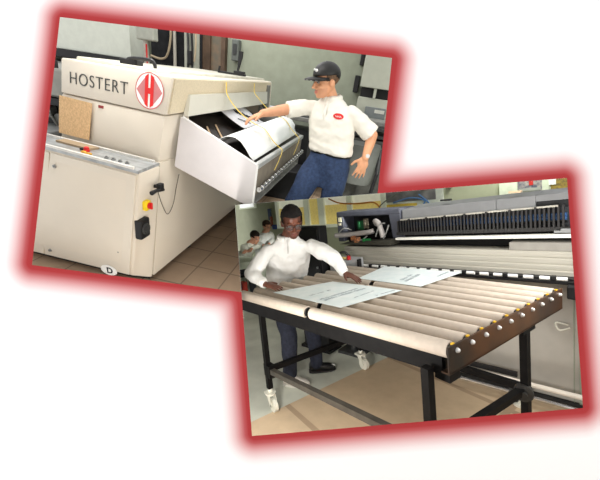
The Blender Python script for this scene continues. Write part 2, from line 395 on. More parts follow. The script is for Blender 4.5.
# worktop tray
bm = NB(); hexa(bm, [(-2.63, 2.145, 0.905), (-1.39, 1.94, 0.905), (-1.40, 2.20, 0.905), (-2.61, 2.405, 0.905), (-2.63, 2.145, 0.925), (-1.39, 1.94, 0.925), (-1.40, 2.20, 0.925), (-2.61, 2.405, 0.925)])
top = cab.part('worktop', bm, mat('grey_steel_worktop', (150, 153, 154), 0.4, 0.4, var=0.3, scale=8, rgb2=(186, 189, 190), stretch=(1, 4, 1)))
bm = NB()
for f in (0.0, 1.0):
    a = V((-2.63, 2.145 + 0.225 * f, 0.925)); b = V((-1.425, 1.945 + 0.225 * f, 0.925)); d = V((0, 0.02, 0))
    hexa(bm, [a, b, b + d, a + d, a + V((0, 0, .016)), b + V((0, 0, .016)), b + d + V((0, 0, .016)), a + d + V((0, 0, .016))])
cab.part('worktop_rim', bm, mat('rim_white', (216, 214, 208), 0.4), top)
for k in range(4):
    bm = NB(); x = -1.72 + 0.06 * k; y = 1.945 - 0.17 * (x + 1.40) + 0.075; cyl(bm, (x, y, 0.925), (x, y, 0.934), 0.014); cyl(bm, (x, y, 0.934), (x, y, 0.942), 0.008)
    cab.part('clamp_bolt', bm, steel, top)
bm = NB(); box(bm, -2.26, -1.92, 2.20, 2.28, 0.925, 0.94, M=None); bmesh.ops.rotate(bm, verts=bm.verts[:], cent=(-2.09, 2.27, 0.93), matrix=Matrix.Rotation(-0.17, 3, 'Z')); cab.part('brown_strip', bm, mat('brown_felt', (158, 138, 112), 0.9), top)
# things lying on the worktop
bm = NB(); cyl(bm, (-1.93, 2.14, 0.928), (-1.93, 2.14, 0.945), 0.022, 0.018); ball(bm, (-1.93, 2.14, 0.95), (0.018, 0.018, 0.012)); box(bm, -1.985, -1.93, 2.135, 2.16, 0.929, 0.944, bev=0.003)
for f in bm.faces: f.material_index = 1 if f.calc_center_median().x < -1.955 else 0
single('push_button', bm, [red, black], 'red push button lying on the grey worktop beside the yellow clip', 'button', 'A')
bm = NB(); tube(bm, [(-1.90, 2.075, 0.937), (-1.87, 2.065, 0.937), (-1.83, 2.065, 0.937)], 0.008); box(bm, -1.915, -1.885, 2.065, 2.085, 0.928, 0.945, bev=0.003)
single('cable_clip', bm, mat('orange_yellow_plastic', (226, 168, 60), 0.5), 'small orange yellow clip on the front edge of the grey worktop', 'clip', 'A')
# lever, switch, socket on the chamfered end
def endp(y, z): return V((-1.405 + (0.905 - z) * -0.09 * (2.2 - y) / 0.25, y, z))
bm = NB(); tube(bm, [(-1.40, 2.13, 0.77), (-1.35, 2.13, 0.77)], 0.014); box(bm, -1.37, -1.335, 2.10, 2.15, 0.755, 0.80, bev=0.006); tube(bm, [(-1.35, 2.16, 0.745), (-1.345, 2.06, 0.765), (-1.34, 2.0, 0.765)], 0.013, rs=[.011, .013, .016])
cab.part('lever_handle', bm, black, label='black lever handle')
bm = NB(); box(bm, -1.43, -1.395, 2.015, 2.07, 0.615, 0.685, bev=0.006); sw = cab.part('isolator_switch', bm, yel2, label='yellow isolator switch with red knob')
bm = NB(); cyl(bm, (-1.40, 2.045, 0.65), (-1.38, 2.045, 0.65), 0.023); box(bm, -1.384, -1.368, 2.038, 2.052, 0.625, 0.675, bev=0.004); cab.part('switch_knob', bm, red, sw)
bm = NB(); box(bm, -1.47, -1.415, 1.965, 2.075, 0.40, 0.55, bev=0.012); so = cab.part('socket_plate', bm, black, label='black socket plate')
bm = NB(); cyl(bm, (-1.42, 2.02, 0.475), (-1.405, 2.02, 0.475), 0.045, 0.04); cyl(bm, (-1.407, 2.02, 0.475), (-1.40, 2.02, 0.475), 0.022); cab.part('socket_ring', bm, darkgrey, so)
# brown perforated paper taped on the middle housing
bm = NB()
q = [V((-2.372, 2.444, 1.235)), V((-2.035, 2.378, 1.225)), V((-2.070, 2.342, 0.955)), V((-2.398, 2.410, 0.952))]
prism(bm, [p + nrm * 0.006 for p in q], nrm * 0.004)
single('brown_notice', bm, mat('brown_kraft_print', (222, 186, 140), 0.9, var=0.25, scale=70, rgb2=(196, 160, 118)), 'square brown paper sheet stuck below the lettering on the dryer front', 'paper', 'A')
# thin wire hanging along the flank
bm = NB(); tube(bm, smooth_path([(-1.37, 2.12, 0.74), (-1.372, 2.17, 0.62), (-1.372, 2.24, 0.52), (-1.37, 2.32, 0.58), (-1.37, 2.37, 0.70), (-1.366, 2.41, 0.80)], 6), 0.003, n=6)
single('hanging_wire', bm, mat('grey_wire', (96, 88, 78), 0.6), 'thin dark wire hanging in a loop on the beige dryer flank', 'wire', 'A')

# ---- delivery chute
ch = T('delivery_chute', 'pale grey delivery chute slanting down from the dryer outlet', 'chute', (-1.08, 3.4, 0), room='A')
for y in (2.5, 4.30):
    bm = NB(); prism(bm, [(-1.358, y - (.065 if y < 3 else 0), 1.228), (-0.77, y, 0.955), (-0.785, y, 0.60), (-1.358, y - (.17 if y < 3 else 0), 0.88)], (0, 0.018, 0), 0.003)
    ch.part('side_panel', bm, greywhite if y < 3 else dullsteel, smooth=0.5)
bm = NB(); tube(bm, [(-1.345, 2.447, 1.227), (-0.77, 2.512, 0.957)], 0.010, n=8); tube(bm, [(-0.77, 2.512, 0.957), (-0.785, 2.512, 0.6)], 0.012, n=8); ch.part('side_rim', bm, mat('rim_pale', (232, 231, 230), 0.4))
bm = NB(); sheet(bm, [[(-1.55 + 0.74 * t / 8 if t else -1.70, y, 1.195 - 0.27 * (t / 8) ** 1.1 - 0.055 * math.sin(math.pi * t / 8)) for y in (2.63, 3.4, 4.29)] for t in range(9)], 0.01)
ch.part('sliding_bed', bm, mat('black_brown_belt', (46, 40, 36), 0.45, var=0.35, scale=10), smooth=3)
bm = NB(); hexa(bm, [(-1.374, 2.52, 0.86), (-0.79, 2.52, 0.60), (-0.79, 4.3, 0.60), (-1.374, 4.3, 0.86), (-1.374, 2.52, 0.875), (-0.79, 2.52, 0.615), (-0.79, 4.3, 0.615), (-1.374, 4.3, 0.875)]); ch.part('bottom_panel', bm, dullsteel)
bm = NB(); box(bm, -0.80, -0.755, 2.515, 4.32, 0.925, 0.965, bev=0.008); ch.part('lip_rail', bm, mat('lip_rail_grey', (166, 168, 166), 0.4, 0.3), smooth=0.6)
bm = NB(); box(bm, -0.795, -0.775, 2.52, 4.31, 0.70, 0.92); ch.part('front_apron', bm, mat('apron_grey_brown', (118, 110, 98), 0.7, var=0.12))
def bedz(x):
    t = (x + 1.55) / 0.74; return 1.195 - 0.27 * t ** 1.1 - 0.055 * math.sin(math.pi * t)
for y in (2.90, 3.08):
    bm = NB(); pts = [(-1.37 + 0.19 * t / 6, y - 0.24 * t / 6, bedz(-1.37 + 0.19 * t / 6) + 0.014) for t in range(7)]
    sheet(bm, [[V(p) + V((0, -0.014, 0.0)), V(p) + V((0, 0.014, 0.0))] for p in pts], 0.003); ch.part('feed_tape', bm, mat('buff_tape', (204, 176, 140), 0.6))
bm = NB(); cyl(bm, (-0.745, 2.52, 0.755), (-0.745, 4.34, 0.775), 0.009, n=10)
bead_bar = ch.part('gripper_shaft', bm, chrome)
bd = None
for k in range(17):
    y = 2.56 + 0.105 * k; z = 0.755 + 0.02 * (y - 2.52) / 1.82
    if bd is None:
        bm = NB(); cyl(bm, (-0.745, y - 0.025, z), (-0.745, y + 0.025, z), 0.021, n=12); ball(bm, (-0.745, y + 0.03, z), (0.025, 0.014, 0.025), u=12, v=8)
        bd = ch.part('chrome_bead', bm, chrome, bead_bar, smooth=1.0); y0, z0 = y, z
    else:
        c = bd.copy(); COL.objects.link(c); c.parent = bead_bar; c.location = (0, y - y0, z - z0)
# printed sheets
Pl = lambda x, y, dz=0.0: V((x, y, 1.20 - 0.443 * (x + 1.38) + dz))
bm = NB(); sheet(bm, [[V((x, y + 0.33 * (-1.36 - x) * -0.9, 1.226 - 0.34 * (x + 1.36) - 0.05 * math.sin((x + 1.36) / 0.42 * math.pi) - 0.022)) for y in [3.24 + 0.08 * j for j in range(9)]] for x in [-1.40 + 0.034 * i for i in range(8)]], 0.002)
ps = T('printed_sheet', 'narrow white printed sheet with black lettering coming out under the outlet flap', 'paper', (-1.2, 3.6, 1.13), room='A')
ps.part('paper', bm, mat('grey_white_paper', (222, 222, 226), 0.7), smooth=3)
bm = NB(); random.seed(3)
def stroke(bm, o, ex, ey, n, w, wid):
    """Unreadably small lettering: a row of short strokes and arcs standing for the print, o its start, ex along, ey up (letter height)."""
    ex, ey = V(ex), V(ey); nz = ex.cross(ey).normalized() * 0.001
    for i in range(n):
        if random.random() < 0.06: continue
        a = V(o) + ex * (i / n); lw = ex / n
        for (x0, y0, x1, y1) in random.choice((((0.1, 0, 0.1, 1), (0.6, 0, 0.6, .6), (.1, .55, .6, .6)), ((0.1, 0, 0.1, .6), (.1, .6, .6, .6), (.6, .6, .6, 0)), ((0.35, 0, 0.35, .6),), ((.1, 0, .1, .6), (.1, 0, .6, 0), (.6, 0, .6, .6), (.1, .6, .6, .6)), ((.1, 1, .1, 0), (.1, 0, .6, 0), (.6, 0, .6, .6)))):
            p = a + lw * x0 + ey * y0; q = a + lw * x1 + ey * y1; d = (q - p).normalized(); sd = d.cross(nz).normalized() * wid
            prism(bm, [p - sd, q - sd, q + sd, p + sd], nz)
def shp(x, y): return V((x, y + 0.33 * (-1.36 - x) * -0.9, 1.226 - 0.34 * (x + 1.36) - 0.05 * math.sin((x + 1.36) / 0.42 * math.pi) - 0.0185))
for (xa, ya, xb, yb, h, n, w) in ((-1.345, 3.50, -1.19, 3.80, 0.07, 8, 0.010), (-1.27, 3.38, -1.19, 3.52, 0.03, 6, 0.004)):
    for i in range(n):
        t = i / n; a = shp(xa + (xb - xa) * t, ya + (yb - ya) * t); b = shp(xa + (xb - xa) * (t + 1 / n), ya + (yb - ya) * (t + 1 / n))
        ey = (shp(xa + (xb - xa) * t - 0.02, ya + (yb - ya) * t + 0.02) - a).normalized() * h
        stroke(bm, a, b - a, ey, 1, 0, w)
ps.part('lettering', bm, ink)
prof = [(-1.165, 1.035), (-1.14, 1.065), (-1.10, 1.10), (-1.04, 1.125), (-0.98, 1.125), (-0.93, 1.10), (-0.885, 1.05), (-0.85, 1.0), (-0.818, 0.972)]
bm = NB(); sheet(bm, [[V((x + 0.035 * t * (1 if i < 7 else 0.0), 2.57 + 1.60 * t, z + 0.04 * t * (1 if i < 8 else 0.5))) for t in (0, .25, .5, .75, 1)] for i, (x, z) in enumerate(smooth2 for smooth2 in prof)], 0.003)
single('curled_sheet', bm, paper, 'large blank white sheet curling over the chute by the yellow tapes', 'paper', 'A', smooth=3)
tape0 = None
for y, dz, lb in ((3.2, 0, 'yellow tape over the curled white sheet, the one hanging nearer the chute end panel'), (3.98, 0.02, 'yellow tape over the far end of the curled white sheet by the man')):
    pts = smooth_path([(-1.306, y - .06, 1.48), (-1.304, y - .06, 1.45), (-1.296, y - .06, 1.385), (-1.24, y - .06, 1.31 + dz), (-1.15, y - 0.06, 1.235 + dz), (-1.02, y - .05, 1.165 + dz), (-0.92, y - .05, 1.135 + dz), (-0.835, y - .05, 1.045 + dz), (-0.765, y - .06, 0.998 + dz * .6), (-0.728, y - .08, 0.975), (-0.728, y - .16, 0.905), (-0.728, y - .30, 0.84)], 4)
    bm = NB(); sheet(bm, [[p + V((0, -0.010, 0)), p + V((0, 0.010, 0))] for p in pts], 0.003)
    single('yellow_tape', bm, yellow, lb, 'tape', 'A', group='yellow tapes over the curled sheet', smooth=3)

# ---- background of the dryer room
hood = T('pale_hood', 'pale wide hood with black lower edge on the far wall above the lettered front', 'hood', (-5.2, 5.9, 1.5), room='A')
bm = NB(); box(bm, -6.4, -4.05, 5.7, 6.2, 1.50, 2.55, bev=0.01); hood.part('hood_shell', bm, mat('pale_grey_green', (216, 220, 208), 0.7, var=0.03))
bm = NB(); box(bm, -6.4, -3.93, 5.64, 6.2, 1.38, 1.50); hood.part('lower_edge', bm, black)
bm = NB(); box(bm, -6.4, -3.95, 5.5, 6.18, 0.0, 1.30, bev=0.02); box(bm, -6.3, -4.0, 5.45, 5.6, 0.2, 1.1)
single('grey_machine', bm, dullsteel, 'low grey machine standing under the pale hood', 'machine', 'A')
bm = NB(); box(bm, -3.80, -3.50, 5.5, 5.64, 1.80, 2.10, bev=0.02); jb = T('junction_box', 'grey electrical box with conduit beside the pale hood', 'electrical box', (-3.65, 5.6, 1.3), room='A')
jb.part('box', bm, mat('box_grey', (170, 172, 160), 0.5))
bm = NB(); cyl(bm, (-3.68, 5.57, 1.3), (-3.68, 5.57, 1.80), 0.04); jb.part('conduit', bm, mat('conduit_grey', (176, 170, 158), 0.5))
bm = NB(); sheet(bm, [[(-3.655, 5.52, 1.45), (-3.63, 5.52, 1.45)], [(-3.655, 5.52, 1.75), (-3.63, 5.52, 1.75)]], 0.004); jb.part('red_tag', bm, red)
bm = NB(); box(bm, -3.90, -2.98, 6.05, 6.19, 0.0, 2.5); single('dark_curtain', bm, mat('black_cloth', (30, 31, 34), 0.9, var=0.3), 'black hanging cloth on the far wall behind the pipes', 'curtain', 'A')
bm = NB(); tube(bm, smooth_path([(-3.50, 5.95, 2.3), (-3.47, 5.95, 1.95), (-3.54, 5.95, 1.65), (-3.66, 5.95, 1.57), (-3.82, 5.9, 1.60)], 6), 0.018)
single('looped_cable', bm, mat('beige_cable', (176, 160, 134), 0.6), 'beige cable looping down across the black cloth to the electrical box', 'cable', 'A')
bm = NB(); cyl(bm, (-3.42, 5.98, 0), (-3.42, 5.98, 2.5), 0.026); single('vertical_pipe', bm, mat('pipe_paint', (186, 182, 170), 0.5), 'thin pale pipe rising in front of the black cloth', 'pipe', 'A')
pl = T('service_post', 'pale post carrying dark cables between the black cloth and the brown door', 'post', (-2.95, 5.9, 0), room='A')
bm = NB(); box(bm, -3.18, -3.0, 5.85, 6.04, 0, 2.5, bev=0.01); pl.part('post', bm, mat('post_paint', (178, 180, 166), 0.6))
for x, z0, z1, r, m_ in ((-3.12, 1.3, 2.5, .018, darkgrey), (-3.05, 1.2, 2.5, .018, black), (-2.99, 1.6, 2.5, .016, mat('beige_cable', (176, 160, 134)))):
    bm = NB(); tube(bm, smooth_path([(x, 5.83, z0), (x + .03, 5.82, (z0 + z1) / 2 - .1), (x - .02, 5.82, z1)], 5), r); pl.part('cable', bm, m_)
bm = NB(); box(bm, -3.10, -3.03, 5.79, 5.85, 1.55, 1.75, bev=.01); pl.part('connector', bm, black)
d1 = struct('door_1', NB(), mat('brown_wood', (84, 66, 52), 0.6, var=0.2, scale=8), 'A')
bm = NB()
for b in ((-2.97, -2.84, 0, 2.5), (-2.64, -2.57, 0, 2.5), (-2.84, -2.64, 1.18, 1.32), (-2.84, -2.64, 2.38, 2.5), (-2.84, -2.64, 0.0, 0.12)): box(bm, b[0], b[1], 6.08, 6.19, b[2], b[3])
bm.to_mesh(d1.data); bm.free()
bm = NB(); box(bm, -2.84, -2.64, 6.14, 6.17, 0.12, 2.38); struct('door_pane', bm, mat('dim_door_glass', (98, 96, 84), 0.3, var=0.35, scale=7, rgb2=(124, 104, 84)), 'A', parent=d1)
gb = T('gauge_box', 'small grey box fixed on the wall above the dryer beside the brown door', 'box', (-2.38, 6.1, 1.6), room='A')
bm = NB(); box(bm, -2.45, -2.33, 6.06, 6.2, 1.70, 2.02, bev=.015); gb.part('box', bm, mat('gauge_grey', (92, 96, 92), 0.5)); bm = NB(); box(bm, -2.42, -2.36, 6.045, 6.06, 1.80, 1.95); gb.part('window', bm, darkgrey)
tl = T('toggle_clamp', 'black clamp with upright handle on top of the dryer', 'clamp', (-1.72, 4.2, 1.52), room='A')
bm = NB(); box(bm, -1.84, -1.50, 4.15, 4.19, 1.528, 1.55, bev=.006); box(bm, -1.64, -1.52, 4.14, 4.22, 1.528, 1.575, bev=.008); tube(bm, [(-1.83, 4.17, 1.542), (-1.82, 4.17, 1.60)], 0.012); tl.part('base', bm, black)
bm = NB(); tube(bm, [(-1.60, 4.17, 1.56), (-1.585, 4.18, 1.66), (-1.58, 4.19, 1.71)], 0.028, rs=[.012, .02, .026]); tube(bm, [(-1.58, 4.19, 1.71), (-1.575, 4.19, 1.78)], .028); tl.part('handle', bm, black)
# grey machinery left of the dryer
lm = T('feed_conveyor', 'grey feed machine with dark gears behind the lettered end of the dryer', 'machine', (-2.95, 2.9, 0), room='A')
bm = NB(); box(bm, -3.5, -2.62, 2.75, 3.5, 1.16, 1.40, bev=.02); lm.part('cover', bm, mat('cover_grey', (138, 138, 132), 0.5, 0.2))
bm = NB(); box(bm, -3.5, -2.60, 2.72, 3.5, 1.10, 1.155); lm.part('rail', bm, black); bm = NB(); box(bm, -3.5, -2.75, 2.9, 3.5, 0.0, 1.1); lm.part('body', bm, darkgrey)
bm = NB(); cyl(bm, (-2.92, 2.88, 1.02), (-2.92, 2.80, 1.02), 0.07, n=14); cyl(bm, (-2.80, 2.88, 0.96), (-2.80, 2.82, 0.96), 0.05, n=14); tube(bm, smooth_path([(-2.98, 2.82, 1.08), (-2.86, 2.8, 1.0), (-2.82, 2.82, .9)], 4), .012); lm.part('gears', bm, dullsteel)
bm = NB(); box(bm, -3.5, -2.65, 2.42, 2.9, 0.0, 0.90, bev=.01); lm.part('side_box', bm, mat('sidebox_grey', (146, 148, 148), 0.5))
bm = NB(); box(bm, -2.86, -2.76, 2.74, 2.86, 1.40, 1.44); cyl(bm, (-2.72, 2.8, 1.38), (-2.72, 2.8, 1.46), 0.02); lm.part('black_stop', bm, black)
# equipment beyond the man
gc = T('tall_grey_cabinet', 'tall pale grey cabinet with dark slot behind the man in the cap', 'cabinet', (0.05, 5.9, 0), room='A')
cabm = mat('cabinet_grey_green', (172, 174, 160), 0.6, var=0.03)
bm = NB(); box(bm, -0.24, 0.75, 5.75, 6.15, 0.0, 1.46, bev=.01); box(bm, -0.24, 0.75, 5.70, 6.15, 1.60, 2.5, bev=.01); gc.part('housing', bm, cabm)
bm = NB(); box(bm, -0.22, 0.73, 5.9, 6.14, 1.46, 1.60); gc.part('slot', bm, black); bm = NB(); box(bm, -0.02, 0.02, 5.72, 5.9, 1.46, 1.60); gc.part('divider', bm, cabm)
bm = NB(); box(bm, -0.10, 0.22, 5.72, 5.75, 1.10, 1.34, bev=.01); sc = gc.part('screen', bm, mat('dim_screen', (112, 118, 118), 0.3)); bm = NB(); box(bm, 0.05, 0.2, 5.715, 5.72, 1.26, 1.31); gc.part('label_plate', bm, mat('plate_pale', (196, 196, 186)), sc)
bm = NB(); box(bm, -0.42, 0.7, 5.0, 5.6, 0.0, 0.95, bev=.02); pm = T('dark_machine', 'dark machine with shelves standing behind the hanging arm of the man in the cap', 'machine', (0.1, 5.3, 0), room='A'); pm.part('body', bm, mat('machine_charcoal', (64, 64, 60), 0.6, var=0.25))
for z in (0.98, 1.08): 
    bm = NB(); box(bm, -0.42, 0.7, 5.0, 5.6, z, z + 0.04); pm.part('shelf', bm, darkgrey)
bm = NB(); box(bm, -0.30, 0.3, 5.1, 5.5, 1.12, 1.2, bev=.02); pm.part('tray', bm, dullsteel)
bn = T('grey_bin', 'rounded grey bin on wheels behind the man in the cap', 'bin', (0.02, 4.75, 0), room='A')
bm = NB(); loft(bm, [ring((0.0, 4.7, z), (rx, 0, 0), (0, .2, 0), 24, 3) for z, rx in ((0.42, .17), (0.46, .2), (0.70, .23), (0.90, .235), (0.93, .22))]); bn.part('drum', bm, mat('bin_grey', (84, 86, 82), 0.5), smooth=0.8)
bm = NB(); tube(bm, [(0.22, 4.62, 0.90), (0.24, 4.55, .6), (0.20, 4.6, 0.08)], .025); tube(bm, [(-0.2, 4.62, 0.5), (-0.2, 4.6, .08)], .025); tube(bm, [(-0.2, 4.6, .1), (0.2, 4.6, .1)], .02); bn.part('stand', bm, black)
for x in (-.2, .2):
    bm = NB(); cyl(bm, (x - .015, 4.6, .045), (x + .015, 4.6, .045), .045); bn.part('wheel', bm, black)
bm = NB(); box(bm, -0.33, -0.27, 6.1, 6.2, 1.9, 2.1, bev=.01); box(bm, -0.36, -0.28, 6.08, 6.2, 1.5, 1.75, bev=.01)
single('wall_bracket', bm, black, 'black brackets on the wall beside the tall pale cabinet', 'bracket', 'A')
fr = T('feed_table', 'dark grey frame table beyond the chute against the far wall', 'table', (-1.4, 5.5, 0), room='A')
bm = NB(); box(bm, -2.0, -0.75, 5.2, 5.8, 1.02, 1.08, bev=.01); fr.part('top', bm, dullsteel)
bm = NB(); box(bm, -1.95, -0.8, 5.25, 5.75, 0.2, 0.9); fr.part('dark_body', bm, black)
for x in (-1.95, -0.8):
    for y in (5.25, 5.75):
        bm = NB(); box(bm, x - .03, x + .03, y - .03, y + .03, 0, 1.02); fr.part('leg', bm, darkgrey)
for k in range(3):
    bm = NB(); cyl(bm, (-1.95, 5.3 + .17 * k, 1.11), (-0.8, 5.3 + .17 * k, 1.11), .03); fr.part('roller', bm, steel)
bm = NB(); box(bm, -1.30, -0.72, 4.55, 5.1, 0.0, 0.42, bev=.02); single('black_case', bm, black, 'low black case on the floor just beyond the delivery chute', 'case', 'A')

# =================================================================== ROOM B: the roller table and the press
olive = mat('olive_wall_paint', (168, 172, 146), 0.9, var=0.05, scale=5)
blk = mat('black_frame_paint', (15, 14, 14), 0.55, var=0.25, scale=20, spec=0.12)
rollm = mat('roller_sleeve_beige', (190, 177, 162), 0.7, var=0.05, scale=30)
slate = mat('slate_grey_enamel', (74, 76, 86), 0.5, var=0.1)
hoodm = mat('hood_grey', (122, 123, 124), 0.5, var=0.04)
alu = mat('pale_aluminium', (182, 178, 166), 0.4, 0.15, var=0.07, scale=14, stretch=(0.3, 6, 6))
floorB = mat('grey_green_concrete', (188, 190, 176), 0.75, var=0.10, scale=4)
bm = NB(); box(bm, -10.6, 1.2, -0.6, 7.0, -0.05, 0.0); struct('floor_press_room', bm, floorB)
def boards():
    return tile_floor('tan_floor_boards', (206, 182, 150), (200, 176, 144), (172, 148, 120), 1.22)
bm = NB(); box(bm, -2.40, 1.1, -0.5, 4.2, 0.0, 0.006); struct('floor_boards', bm, boards())
def wl(X, off=0.0): return 6.2 + 0.24 * X - off            # the long back wall runs at a slant to the table
bm = NB(); hexa(bm, [(-10.6, wl(-10.6), 0), (1.1, wl(1.1), 0), (1.1, wl(1.1) + .1, 0), (-10.6, wl(-10.6) + .1, 0), (-10.6, wl(-10.6), 3.0), (1.1, wl(1.1), 3.0), (1.1, wl(1.1) + .1, 3.0), (-10.6, wl(-10.6) + .1, 3.0)])
struct('wall_far', bm, olive)
bm = NB(); box(bm, -10.6, -10.5, -0.6, 3.9, 0, 3.0); struct('wall_left', bm, olive)
WD = V((1, 0.24, 0)).normalized()
def wbox(bm, X0, X1, z0, z1, d0, d1, bev=0):
    """A slab on the long wall between X0 and X1, standing d0..d1 off it."""
    n = V((0.24, -1, 0)).normalized()
    p0 = V((X0, wl(X0), 0)); p1 = V((X1, wl(X1), 0))
    v = hexa(bm, [p0 + n * d0 + V((0, 0, z0)), p0 + n * d1 + V((0, 0, z0)), p1 + n * d1 + V((0, 0, z0)), p1 + n * d0 + V((0, 0, z0)), p0 + n * d0 + V((0, 0, z1)), p0 + n * d1 + V((0, 0, z1)), p1 + n * d1 + V((0, 0, z1)), p1 + n * d0 + V((0, 0, z1))])
    if bev: bevel(bm, v, bev)
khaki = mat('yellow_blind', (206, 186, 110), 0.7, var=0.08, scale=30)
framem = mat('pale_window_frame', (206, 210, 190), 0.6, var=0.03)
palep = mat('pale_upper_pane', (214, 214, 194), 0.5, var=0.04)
for m_, e_ in ((khaki, 0.38), (palep, 0.42), (mat('bright_pane', (244, 248, 244), 0.3), .55), (framem, .18)):      # glow added to blinds, panes and opaque frames to brighten the dim wall
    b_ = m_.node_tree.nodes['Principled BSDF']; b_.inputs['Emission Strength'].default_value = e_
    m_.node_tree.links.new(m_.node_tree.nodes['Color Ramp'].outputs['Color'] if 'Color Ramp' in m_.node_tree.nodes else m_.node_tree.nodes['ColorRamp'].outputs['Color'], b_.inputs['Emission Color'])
wn = 0
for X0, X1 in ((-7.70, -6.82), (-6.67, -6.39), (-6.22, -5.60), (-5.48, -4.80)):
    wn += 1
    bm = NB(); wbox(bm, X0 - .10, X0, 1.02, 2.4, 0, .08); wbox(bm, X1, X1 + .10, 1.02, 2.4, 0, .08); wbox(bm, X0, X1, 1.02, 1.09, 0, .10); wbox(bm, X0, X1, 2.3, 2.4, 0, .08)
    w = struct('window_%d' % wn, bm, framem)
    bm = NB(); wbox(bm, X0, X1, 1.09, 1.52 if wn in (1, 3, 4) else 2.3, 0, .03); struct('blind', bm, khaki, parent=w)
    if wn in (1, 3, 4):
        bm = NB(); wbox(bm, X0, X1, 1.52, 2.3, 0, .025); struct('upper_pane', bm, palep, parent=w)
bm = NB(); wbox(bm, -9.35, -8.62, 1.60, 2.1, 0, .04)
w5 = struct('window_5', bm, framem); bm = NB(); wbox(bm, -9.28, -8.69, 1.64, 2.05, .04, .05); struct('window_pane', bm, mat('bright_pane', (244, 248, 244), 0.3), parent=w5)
# boards and pictures on the wall
nb = T('notice_board', 'white framed board with grey pictures on the far wall beside the yellow windows', 'board', (-4.2, wl(-4.2, .05), 1.35))
bm = NB(); wbox(bm, -4.78, -3.64, 1.30, 2.0, .0, .04); nb.part('frame', bm, mat('board_white', (222, 228, 216), 0.6))
bm = NB(); wbox(bm, -4.74, -3.76, 1.47, 1.95, .04, .045); nb.part('grey_picture', bm, mat('grey_photo_print', (150, 148, 146), 0.6, var=0.4, scale=5, rgb2=(112, 110, 112)))
bm = NB(); wbox(bm, -4.70, -4.10, 1.335, 1.43, .04, .045); nb.part('yellow_strip', bm, mat('yellow_print', (226, 196, 84), 0.6))
bm = NB(); n_ = V((0.24, -1, 0)).normalized() * .06
tube(bm, smooth_path([V((X, wl(X), z)) + n_ for X, z in ((-4.55, 1.46), (-4.2, 1.53), (-3.95, 1.46), (-4.0, 1.36), (-3.86, 1.34), (-3.9, 1.44), (-4.05, 1.58))], 6), .014)
nb.part('blue_tangle', bm, mat('blue_cord', (90, 132, 184), 0.6))
bm = NB(); tube(bm, smooth_path([V((X, wl(X), z)) + n_ * 1.6 for X, z in ((-6.05, 1.66), (-5.75, 1.54), (-5.3, 1.50), (-4.95, 1.50), (-4.80, 1.36), (-4.78, 1.25))], 6), .016)
single('orange_cable', bm, mat('orange_cable', (222, 140, 62), 0.6), 'orange cable hung across the yellow windows', 'cable')
bm = NB(); tube(bm, smooth_path([V((X, wl(X), z)) + n_ * 3.4 for X, z in ((-4.82, 1.22), (-4.75, 1.42), (-4.5, 1.58), (-4.2, 1.7))], 6), .012)
single('grey_cable', bm, mat('grey_cable', (126, 128, 120), 0.6), 'grey cable rising in an arc to the white framed board', 'cable')
hk = T('hanging_straps', 'blue and rust coloured straps hanging on the wall above the two seated workers', 'strap', (-8.0, wl(-8.0, .05), 1.0))
bm = NB(); wbox(bm, -8.13, -8.02, 1.24, 1.55, .02, .06, .01); hk.part('blue_strap', bm, mat('strap_blue', (70, 84, 116), 0.7))
bm = NB(); wbox(bm, -8.06, -7.98, 1.08, 1.34, .03, .07, .01); hk.part('rust_strap', bm, mat('strap_rust', (146, 84, 60), 0.7)); bm = NB(); wbox(bm, -7.99, -7.86, 1.00, 1.12, .02, .08, .01); hk.part('blue_pouch', bm, mat('pouch_blue', (54, 78, 140), 0.7))
wb = T('white_board', 'white board with coloured pictures on the far wall above the black end of the press', 'board', (-2.2, wl(-2.2, .05), 1.3))
bm = NB(); wbox(bm, -2.80, -1.2, 1.30, 2.1, 0, .04); wb.part('board', bm, mat('board_cream', (214, 222, 200), 0.6))
bm = NB(); wbox(bm, -2.56, -2.27, 1.485, 1.85, .04, .05); pc = wb.part('picture', bm, mat('picture_dark_multi', (84, 92, 110), 0.5, var=0.6, scale=22, rgb2=(176, 168, 160)), label='dark picture with a pale lower strip')
bm = NB(); wbox(bm, -2.55, -2.28, 1.49, 1.53, .05, .054); wb.part('picture_strip', bm, mat('strip_grey', (160, 164, 156)), pc)
bm = NB(); wbox(bm, -2.42, -2.37, 1.57, 1.63, .05, .055); wb.part('red_spot', bm, mat('spot_red', (196, 50, 44)), pc)
bm = NB(); wbox(bm, -2.17, -1.9, 1.44, 1.85, .04, .05); wb.part('picture', bm, mat('picture_brown_multi', (112, 100, 66), 0.5, var=0.5, scale=24, rgb2=(176, 150, 70)), label='brown and yellow picture'); 
bm = NB(); wbox(bm, -2.19, -2.11, 1.55, 1.8, .045, .06); wb.part('white_note', bm, paper)

# ---- the roller table (rows of rollers across, feed direction away from the front edge)
tb_ = T('roller_table', 'black steel roller table with beige rollers and casters', 'table', (-1.75, 1.6, 0))
NR = 10
def rowL(i): return V((-2.655 + 0.004 * i, 1.055 + 0.126 * i, 0.952))
def rowR(i): return V((-0.915, 1.325 + 0.1195 * i, 0.952))
def rowM(i, d=0.0):
    a, b = rowL(i), rowR(i); x = -1.84 - 0.022 * i + d; t = (x - a.x) / (b.x - a.x); return a.lerp(b, t)
rr = 0.040
for i in range(NR):
    for a, b in ((rowL(i), rowM(i, -.022)), (rowM(i, .022), rowR(i))):
        d = (b - a).normalized(); bm = NB()
        cyl(bm, a, b, rr, n=24); ro = tb_.part('roller', bm, rollm, smooth=0.8)
        bm = NB(); cyl(bm, a - d * .012, a + d * .001, rr * .8, n=18); cyl(bm, b - d * .001, b + d * .012, rr * .8, n=18); cyl(bm, a - d * .02, b + d * .02, .009, n=10)
        tb_.part('end_cap', bm, mat('cap_black', (28, 28, 28), 0.5), ro)
